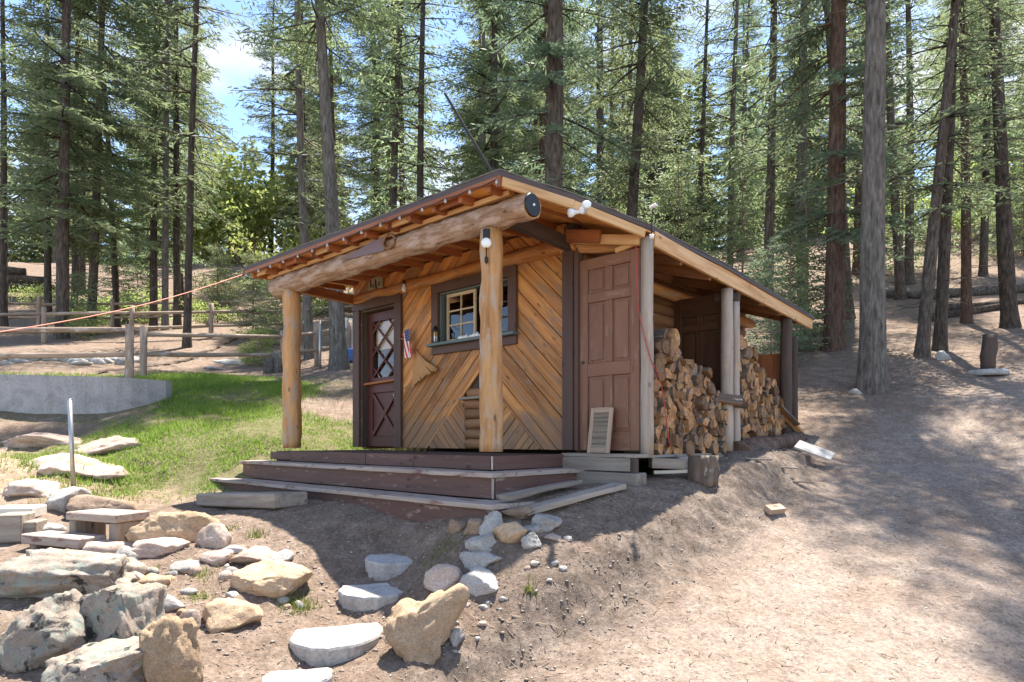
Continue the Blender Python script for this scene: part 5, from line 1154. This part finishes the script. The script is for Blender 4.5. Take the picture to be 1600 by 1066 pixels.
TR = [  # base px, distance, diameter, px at the top edge, kind, bark, label
    (6, 22, .25, 4, 'fir_thin', 'bark', 'thin dark trunk at the very left edge of the picture'),
    (75, 27, .28, 76, 'fir_mid', 'bark', 'second trunk from the left edge, behind the fence'),
    (97, 20, .37, 98, 'fir_low', 'bark', 'thickest pine of the left group, third trunk from the left edge'),
    (116, 28, .28, 120, 'fir_mid', 'bark', 'slim trunk just right of the thickest left pine'),
    (142, 22, .30, 166, 'fir_low', 'bark', 'trunk leaning right in the left group'),
    (184, 25, .24, 158, 'fir_thin', 'bark', 'slim trunk leaning left that crosses its neighbour'),
    (240, 25, .30, 245, 'fir_low', 'bark', 'straight dark trunk at the middle of the left group'),
    (258, 23, .24, 256, 'fir_thin', 'bark_grey', 'paler slim trunk right of the straight dark one'),
    (277, 24, .27, 274, 'fir_mid', 'bark', 'dark trunk just left of the blackest slim trunk'),
    (292, 19, .23, 306, 'fir_thin', 'bark', 'blackest slim trunk nearest the gap of sky on the left'),
    (484, 18.5, .28, 463, 'fir_thin', 'bark_grey', 'slim grey trunk left of the near pine by the porch'),
    (530, 16, .44, 499, 'pine_bare', 'bark_grey', 'near pine leaning left just behind the left porch post'),
    (585, 27, .26, 592, 'fir_thin', 'bark', 'slim trunk behind the left slope of the roof'),
    (608, 20, .28, 626, 'fir_thin', 'bark', 'trunk leaning right behind the roof, left of the pole'),
    (632, 25, .28, 622, 'fir_mid', 'bark', 'trunk crossing behind the right-leaning one at the roof'),
    (657, 19, .26, 657, 'fir_thin', 'bark', 'straight slim trunk just left of the roof pole'),
    (768, 22, .36, 776, 'fir_low', 'bark', 'dark leafy fir right above the roof corner'),
    (862, 16, .58, 863, 'spruce', 'bark', 'massive dark trunk rising right behind the cabin'),
    (975, 18, .36, 1006, 'fir_mid', 'bark', 'dark trunk leaning right behind the slanting roof edge'),
    (1086, 28, .26, 1108, 'fir_thin', 'bark', 'thin trunk leaning right beyond the woodshed roof'),
    (1140, 26, .28, 1150, 'fir_thin', 'bark', 'leafy fir beyond the middle of the woodshed roof'),
    (1200, 20, .32, 1207, 'fir_thin', 'bark', 'dark trunk behind the far end of the woodshed roof'),
    (1254, 19, .34, 1254, 'fir_thin', 'bark_grey', 'greyish trunk behind the last woodshed post'),
    (1302, 14.2, .44, 1314, 'spruce', 'bark_red', 'reddish spruce with drooping low boughs left of the large grey trunk'),
    (1326, 18, .30, 1296, 'fir_thin', 'bark', 'trunk leaning left behind the reddish spruce'),
    (1363, 11, .44, 1363, 'pine_bare', 'bark_grey', 'large grey trunk standing beside the driveway'),
    (1408, 20, .30, 1382, 'fir_thin', 'bark', 'trunk just right of the large grey trunk, leaning left'),
    (1420, 22, .30, 1420, 'fir_thin', 'bark', 'straight trunk behind the gap right of the large grey trunk'),
    (1440, 12.5, .24, 1490, 'fir_thin', 'bark', 'left one of the two leaning trunks on the right'),
    (1468, 12.8, .24, 1493, 'fir_thin', 'bark', 'right one of the two leaning trunks on the right'),
    (1510, 15.5, .24, 1506, 'fir_thin', 'bark_red', 'slim reddish trunk right of the leaning pair'),
    (1536, 22, .26, 1548, 'fir_low', 'bark', 'slim trunk further up the right hillside'),
    (1578, 14.5, .34, 1548, 'fir_thin', 'bark', 'dark trunk near the right edge leaning left'),
    (1640, 17, .34, 1630, 'fir_thin', 'bark', 'fir whose boughs enter at the right edge'),
]
for i, (px, Z, d_, pt, key, bk, lab) in enumerate(TR):
    x = (px-800)/F*Z; y0 = gz(x, Z); hgt = EYE+686/F*Z-y0
    lean = math.atan2((pt-px)/F*Z, hgt)
    tree(x, Z, key, lab, d_, lean if abs(lean) > 0.004 else 0.004, rnd.uniform(0.92, 1.1) if px < 1380 else (0.72 if Z < 18 else 0.85), bk, None, G)
rr = random.Random(21); placed = [((q[0]-800)/F*q[1], q[1]) for q in TR]
n = 0; tries = 0
while n < 52 and tries < 4000:
    tries += 1
    Z = rr.uniform(23, 50); px = rr.uniform(-120, 1720); x = (px-800)/F*Z
    if 320 < px < 470 and Z < 44: continue
    if px < 420 and 33 < Z < 46: continue
    if 1010 < px < 1340 and Z < 36: continue
    if px > 1370 and Z < 34: continue
    if 530 < px < 740 and rr.random() < 0.75: continue
    if 1090 < px < 1150: continue
    if any((x-a)**2+(Z-b_)**2 < 2.6**2 for a, b_ in placed): continue
    placed.append((x, Z)); n += 1
    tree(x, Z, rr.choice(['fir_low', 'fir_mid', 'fir_thin', 'fir_tall', 'fir_tall', 'spruce']), 'conifer of the dense forest behind the cabin', None, rr.uniform(-0.03, 0.03) or 0.01, rr.uniform(0.8, 1.1), rr.choice(['bark', 'bark', 'bark_grey', 'bark_red']), None, 'conifers of the forest behind the cabin')
# far wood as one mass
Vs = []; Ts = []; off = 0
FV = [crown_data(1.0*17, 1.0, 2.4, 60+k, droop=0.3, dens=0.5, blade=0.55, bw=0.16, step=0.62) for k in range(3)]
rs = np.random.RandomState(4)
for i in range(330):
    Z = rs.uniform(44, 110); px = rs.uniform(-250, 1850); x = (px-800)/F*Z
    if 330 < px < 450 and rs.rand() < 0.6: continue
    if 530 < px < 740 and rs.rand() < 0.6: continue
    if 1090 < px < 1150 and rs.rand() < 0.6: continue
    V, T, _ = FV[i % 3]; a = rs.rand()*6.28; s = rs.uniform(0.7, 1.15); c_, sn = math.cos(a), math.sin(a)
    V2 = np.stack([V[:, 0]*c_-V[:, 1]*sn, V[:, 0]*sn+V[:, 1]*c_, V[:, 2]], 1)*s+np.array([x, Z, float(base_z([x], [Z])[0])-0.5])
    Vs.append(V2); Ts.append(T+off); off += len(V2)
fw = link('far_wood', trimesh('far_wood', np.concatenate(Vs), np.concatenate(Ts)), 'far_needles'); tag(fw, 'distant conifer wood covering the hill behind', 'wood', kind='stuff')
# saplings and bushes
SAP = {}
for k, (H, Rd) in enumerate(((2.4, 0.8), (1.5, 0.55), (3.6, 1.1))):
    V, T, lb = crown_data(H, 0.12, Rd, 90+k, droop=0.12, dens=1.5, blade=0.10, bw=0.03, step=0.14, top_pow=0.9)
    SAP[k] = (trimesh('crown', V, T), limb_mesh('branches', [([Vector((0, 0, -0.1)), Vector((0, 0, H*0.6)), Vector((0, 0, H*1.02))], 0.03)]+[(p_, r_*0.5) for p_, r_ in lb]))
def sapling(px, Z, k, label, mat='needles', s=1.0):
    p = gp(px, Z); o = empty('young_conifer', p, rnd.uniform(0, 6)); o.scale = (s, s, s)
    for nm, me, mt in (('crown', SAP[k][0], mat), ('trunk', SAP[k][1], 'pine_stem')):
        c_ = bpy.data.objects.new(nm, me); C.objects.link(c_); c_.parent = o
        if not me.materials: me.materials.append(MATS[mt])
        c_.material_slots[0].link = 'OBJECT'; c_.material_slots[0].material = MATS[mt]
    tag(o, label, 'tree', 'young conifers')
sapling(404, 17.6, 1, 'tiny pale conifer just behind the fence by the left post', 'young_leaves', 0.8)
sapling(395, 21, 2, 'young conifer left of the porch post, tall one', 'needles', 0.8); sapling(433, 20, 2, 'young conifer right beside the left porch post', 'needles', 0.75)
sapling(120, 21, 0, 'leafy sapling between the left trunks'); sapling(185, 27, 2, 'sapling below the left-leaning slim trunk', 'needles')
sapling(215, 28, 2, 'sapling at the middle of the left group'); sapling(340, 27, 2, 'sapling beyond the far rail fence')
sapling(1205, 13.2, 2, 'young spruce seen through the woodshed', 'needles_blue', 0.75); sapling(1235, 14.5, 2, 'young spruce right behind the last woodshed post', 'needles', 0.8); sapling(1260, 16, 2, 'young conifer between the woodshed and the reddish spruce', 'needles_blue', 1.1)
for i, (px, Z) in enumerate(((1410, 24), (1600, 24), (1160, 24), (980, 24), (1060, 25))): sapling(px, Z, 2, ['young conifer behind the large grey trunk', 'young conifer high at the right edge', 'young conifer beyond the woodshed roof', 'young conifer behind the slanting roof edge', 'young conifer behind the eave sensor'][i], 'needles', 1.6)
def bush(px, Z, h, wd, label, mat, seed, n=2600, name='leafy_bush'):
    rs = np.random.RandomState(seed); p = gp(px, Z); o = empty(name, p); cl = rs.normal(0, 1, (26, 3))*[wd*0.36, wd*0.3, h*0.2]+[0, 0, h*0.55]
    c0 = cl[rs.randint(0, 26, n)]+rs.normal(0, 1, (n, 3))*[wd*0.12, wd*0.12, h*0.09]; c0[:, 2] = np.abs(c0[:, 2])
    d = rs.normal(0, 1, (n, 3)); d /= np.linalg.norm(d, axis=1)[:, None]; e = np.cross(d, rs.normal(0, 1, (n, 3))); e /= np.linalg.norm(e, axis=1)[:, None]; s = h*0.035
    V = np.stack([c0, c0+d*s+e*s*0.5, c0+d*s*2, c0+d*s-e*s*0.5], 1).reshape(-1, 3)
    link('foliage', trimesh('foliage', V, np.arange(len(V)).reshape(-1, 4)), mat, o)
    link('stems', limb_mesh('stems', [([Vector((0, 0, -0.1)), Vector(c_)*0.5, Vector(c_)], 0.02*h/3) for c_ in cl]), 'pine_stem', o)
    tag(o, label, 'bush')
bush(378, 46, 7.5, 6.0, 'bright yellow-green leafy bush in the sky gap above the left eave', 'young_leaves', 1, 5200)
bush(330, 46, 4.5, 5.0, 'lower yellow-green bush left of the tall bright one', 'young_leaves', 2, 3600)
bush(540, 30, 3.2, 3.0, 'leafy bush behind the roof, left of the near pine', 'young_leaves', 3); bush(470, 31, 4.0, 3.0, 'leafy bush behind the slim grey trunk', 'young_leaves', 4)
bush(125, 19.5, 0.9, 0.7, 'small leafy bush among the left trunks', 'young_leaves', 5, 900)
bush(1590, 28, 3.0, 4.0, 'sunlit bush high on the right hillside', 'young_leaves', 6); bush(1450, 30, 3.0, 4.0, 'sunlit bush behind the leaning trunks', 'young_leaves', 7)

for i, (px, Z, h_, w_, q) in enumerate([(150, 25, 1.3, 1.4, 'low green shrub right of the thickest left pine'), (225, 27, 1.6, 1.6, 'low green shrub under the straight dark trunk'), (325, 24, 1.1, 1.5, 'low green shrub in the yard right of the blackest trunk'), (350, 32, 1.8, 2.4, 'green shrub on the bare slope below the sky gap'), (460, 23, 1.2, 1.2, 'low green shrub behind the left porch post'), (60, 29, 1.2, 1.8, 'low green shrub beside the dark log pile')]): bush(px, Z, h_, w_, q, 'young_leaves', 40+i, 1300, 'low_shrub')
# ------------------------------------------------------------------ grass and ground litter
rs = np.random.RandomState(12)
def blades(X, Y, hmin, hmax, wd, name, mat, label):
    n = len(X); Z = surf_z(X, Y)-0.01; a = rs.rand(n)*6.28; h = rs.uniform(hmin, hmax, n)*np.clip(0.75+1.1*vnoise(X, Y, 1.3, 44, 4), 0.25, 1.7); ln_ = rs.normal(0, 0.35, (n, 2))*h[:, None]
    b0 = np.stack([X-np.cos(a)*wd, Y-np.sin(a)*wd, Z], 1); b1 = np.stack([X+np.cos(a)*wd, Y+np.sin(a)*wd, Z], 1); t0 = np.stack([X+ln_[:, 0], Y+ln_[:, 1], Z+h], 1)
    V = np.stack([b0, b1, t0], 1).reshape(-1, 3)
    return tag(link(name, trimesh(name, V, np.arange(len(V)).reshape(-1, 3)), mat), label, 'grass', kind='stuff')
X = rs.uniform(-11.5, -0.8, 190000); Y = rs.uniform(7.8, 15.2, 190000); _, lw, _, _ = masks(X, Y)
lu = (X-P0.x)*U.x+(Y-P0.y)*U.y; lv = (X-P0.x)*Vd.x+(Y-P0.y)*Vd.y
ok = (rs.rand(len(X)) < lw**1.2*1.1) & ~((lu > -5.05) & (lv > -1.4) & (lv < 4.6)) & ~((lu > -5.5) & (lv > -1.95) & (lv < -1.2)) & ~((X < -6.2) & (Y > 10.7) & (Y < 11.3))
blades(X[ok], Y[ok], 0.025, 0.11, 0.008, 'lawn_grass', 'grass', 'bright green grass on the slope left of the cabin')
ok2 = ~ok & (rs.rand(len(X)) < 0.035+0.06*lw) & ~((lu > -5.5) & (lv > -1.95) & (lv < 4.6)) & ~((X < -6.2) & (Y > 10.7) & (Y < 11.3))
blades(X[ok2], Y[ok2], 0.02, 0.12, 0.006, 'dry_stalks', 'dry_grass', 'dry yellow stalks mixed through the grass and bare soil')
tx, ty = [], []
for px, py, n_, sd in ((356, 830, 60, .04), (402, 838, 90, .05), (318, 905, 70, .05), (236, 893, 60, .04), (314, 935, 120, .07), (465, 950, 260, .07), (828, 925, 60, .02), (505, 1046, 30, .03), (690, 870, 160, .10), (830, 915, 20, .02), (1060, 790, 40, .08), (80, 790, 120, .15), (160, 800, 100, .15)):
    p = hit(px, py); tx += list(p.x+rs.normal(0, sd, n_)); ty += list(p.y+rs.normal(0, sd, n_))
blades(np.array(tx), np.array(ty), 0.025, 0.075, 0.005, 'grass_tufts', 'moss', 'small fresh green tufts in the rock garden and on the bank')
# clods, pebbles and twigs, chips
def litter(n, xr, yr, smin, smax, name, mat, label, weight=None):
    X = rs.uniform(*xr, n); Y = rs.uniform(*yr, n)
    lu = (X-P0.x)*U.x+(Y-P0.y)*U.y; lv = (X-P0.x)*Vd.x+(Y-P0.y)*Vd.y; ok = ~((lu > -5.5) & (lu < -0.2) & (lv > -1.95) & (lv < 4.6)) & ~((lu > -0.9) & (lu < 0.2) & (lv > -0.4) & (lv < 4.3))
    if weight is not None: ok &= rs.rand(n) < weight(X, Y)
    X, Y = X[ok], Y[ok]; n = len(X); Z = surf_z(X, Y)
    ico = np.array([(0, 0, 1), (0.9, 0, 0.1), (-0.3, 0.85, 0), (-0.4, -0.8, 0.1), (0.2, 0.1, -0.9)]); tri = np.array([(0, 1, 2), (0, 2, 3), (0, 3, 1), (4, 2, 1), (4, 3, 2), (4, 1, 3)])
    s = smin*(smax/smin)**(rs.rand(n)**2.2); a = rs.rand(n)*6.28; P_ = ico[None]*(s[:, None, None])*rs.uniform(0.6, 1.3, (n, 5, 3))*[1, 1, 0.45]
    c_, sn = np.cos(a)[:, None], np.sin(a)[:, None]; V = np.stack([P_[..., 0]*c_-P_[..., 1]*sn+X[:, None], P_[..., 0]*sn+P_[..., 1]*c_+Y[:, None], P_[..., 2]+Z[:, None]], 2).reshape(-1, 3)
    T = (tri[None]+np.arange(n)[:, None, None]*5).reshape(-1, 3)
    return tag(link(name, trimesh(name, V, T), mat), label, 'gravel', kind='stuff')
plain('pebble', (0.34, 0.28, 0.235), 0.9, var=0.6, scale=8, bs=0.3); plain('clod', (0.20, 0.16, 0.13), 0.95, var=0.5, scale=6, bs=0.4); plain('chip', (0.50, 0.42, 0.33), 0.9, var=0.4, scale=9, bs=0)
litter(30000, (-4, 7.5), (2.8, 10), 0.003, 0.016, 'pebbles', 'pebble', 'small pebbles scattered over the dirt')
litter(12000, (-1.2, 4.6), (3.2, 8.5), 0.003, 0.022, 'soil_clods', 'clod', 'crumbly dark clods on the cut bank', lambda X, Y: masks(X, Y)[0]**2*0.45)
litter(5000, (-3, 7.5), (3.0, 9.0), 0.004, 0.018, 'wood_chips', 'chip', 'pale wood chips and gravel on the driveway')
litter(5000, (-3.5, 1.0), (3.0, 6.2), 0.006, 0.03, 'garden_clods', 'clod', 'crumbs of dark soil in the rock garden')
n = 9000; X = rs.uniform(-4, 10, n); Y = rs.uniform(3, 14, n)
lu = (X-P0.x)*U.x+(Y-P0.y)*U.y; lv = (X-P0.x)*Vd.x+(Y-P0.y)*Vd.y; ok = ~((lu > -5.6) & (lu < 0.25) & (lv > -2.0) & (lv < 4.6)); X, Y = X[ok], Y[ok]; n = len(X)
a = rs.rand(n)*3.14; l = rs.uniform(0.02, 0.11, n); dx, dy = np.cos(a)*l, np.sin(a)*l; Z0 = surf_z(X-dx/2, Y-dy/2)+0.006; Z1 = surf_z(X+dx/2, Y+dy/2)+0.008; wd = 0.0035
nx_, ny_ = -np.sin(a)*wd, np.cos(a)*wd
V = np.stack([np.stack([X-dx/2-nx_, Y-dy/2-ny_, Z0], 1), np.stack([X+dx/2, Y+dy/2, Z1], 1), np.stack([X-dx/2+nx_, Y-dy/2+ny_, Z0], 1), np.stack([X-dx/2, Y-dy/2, Z0+wd*1.5], 1)], 1).reshape(-1, 3)
T = (np.array([(0, 1, 3), (3, 1, 2), (0, 3, 2)])[None]+np.arange(n)[:, None, None]*4).reshape(-1, 3)
tag(link('twigs', trimesh('twigs', V, T), 'pine_stem'), 'fine twigs and needles lying on the dirt', 'twigs', kind='stuff')
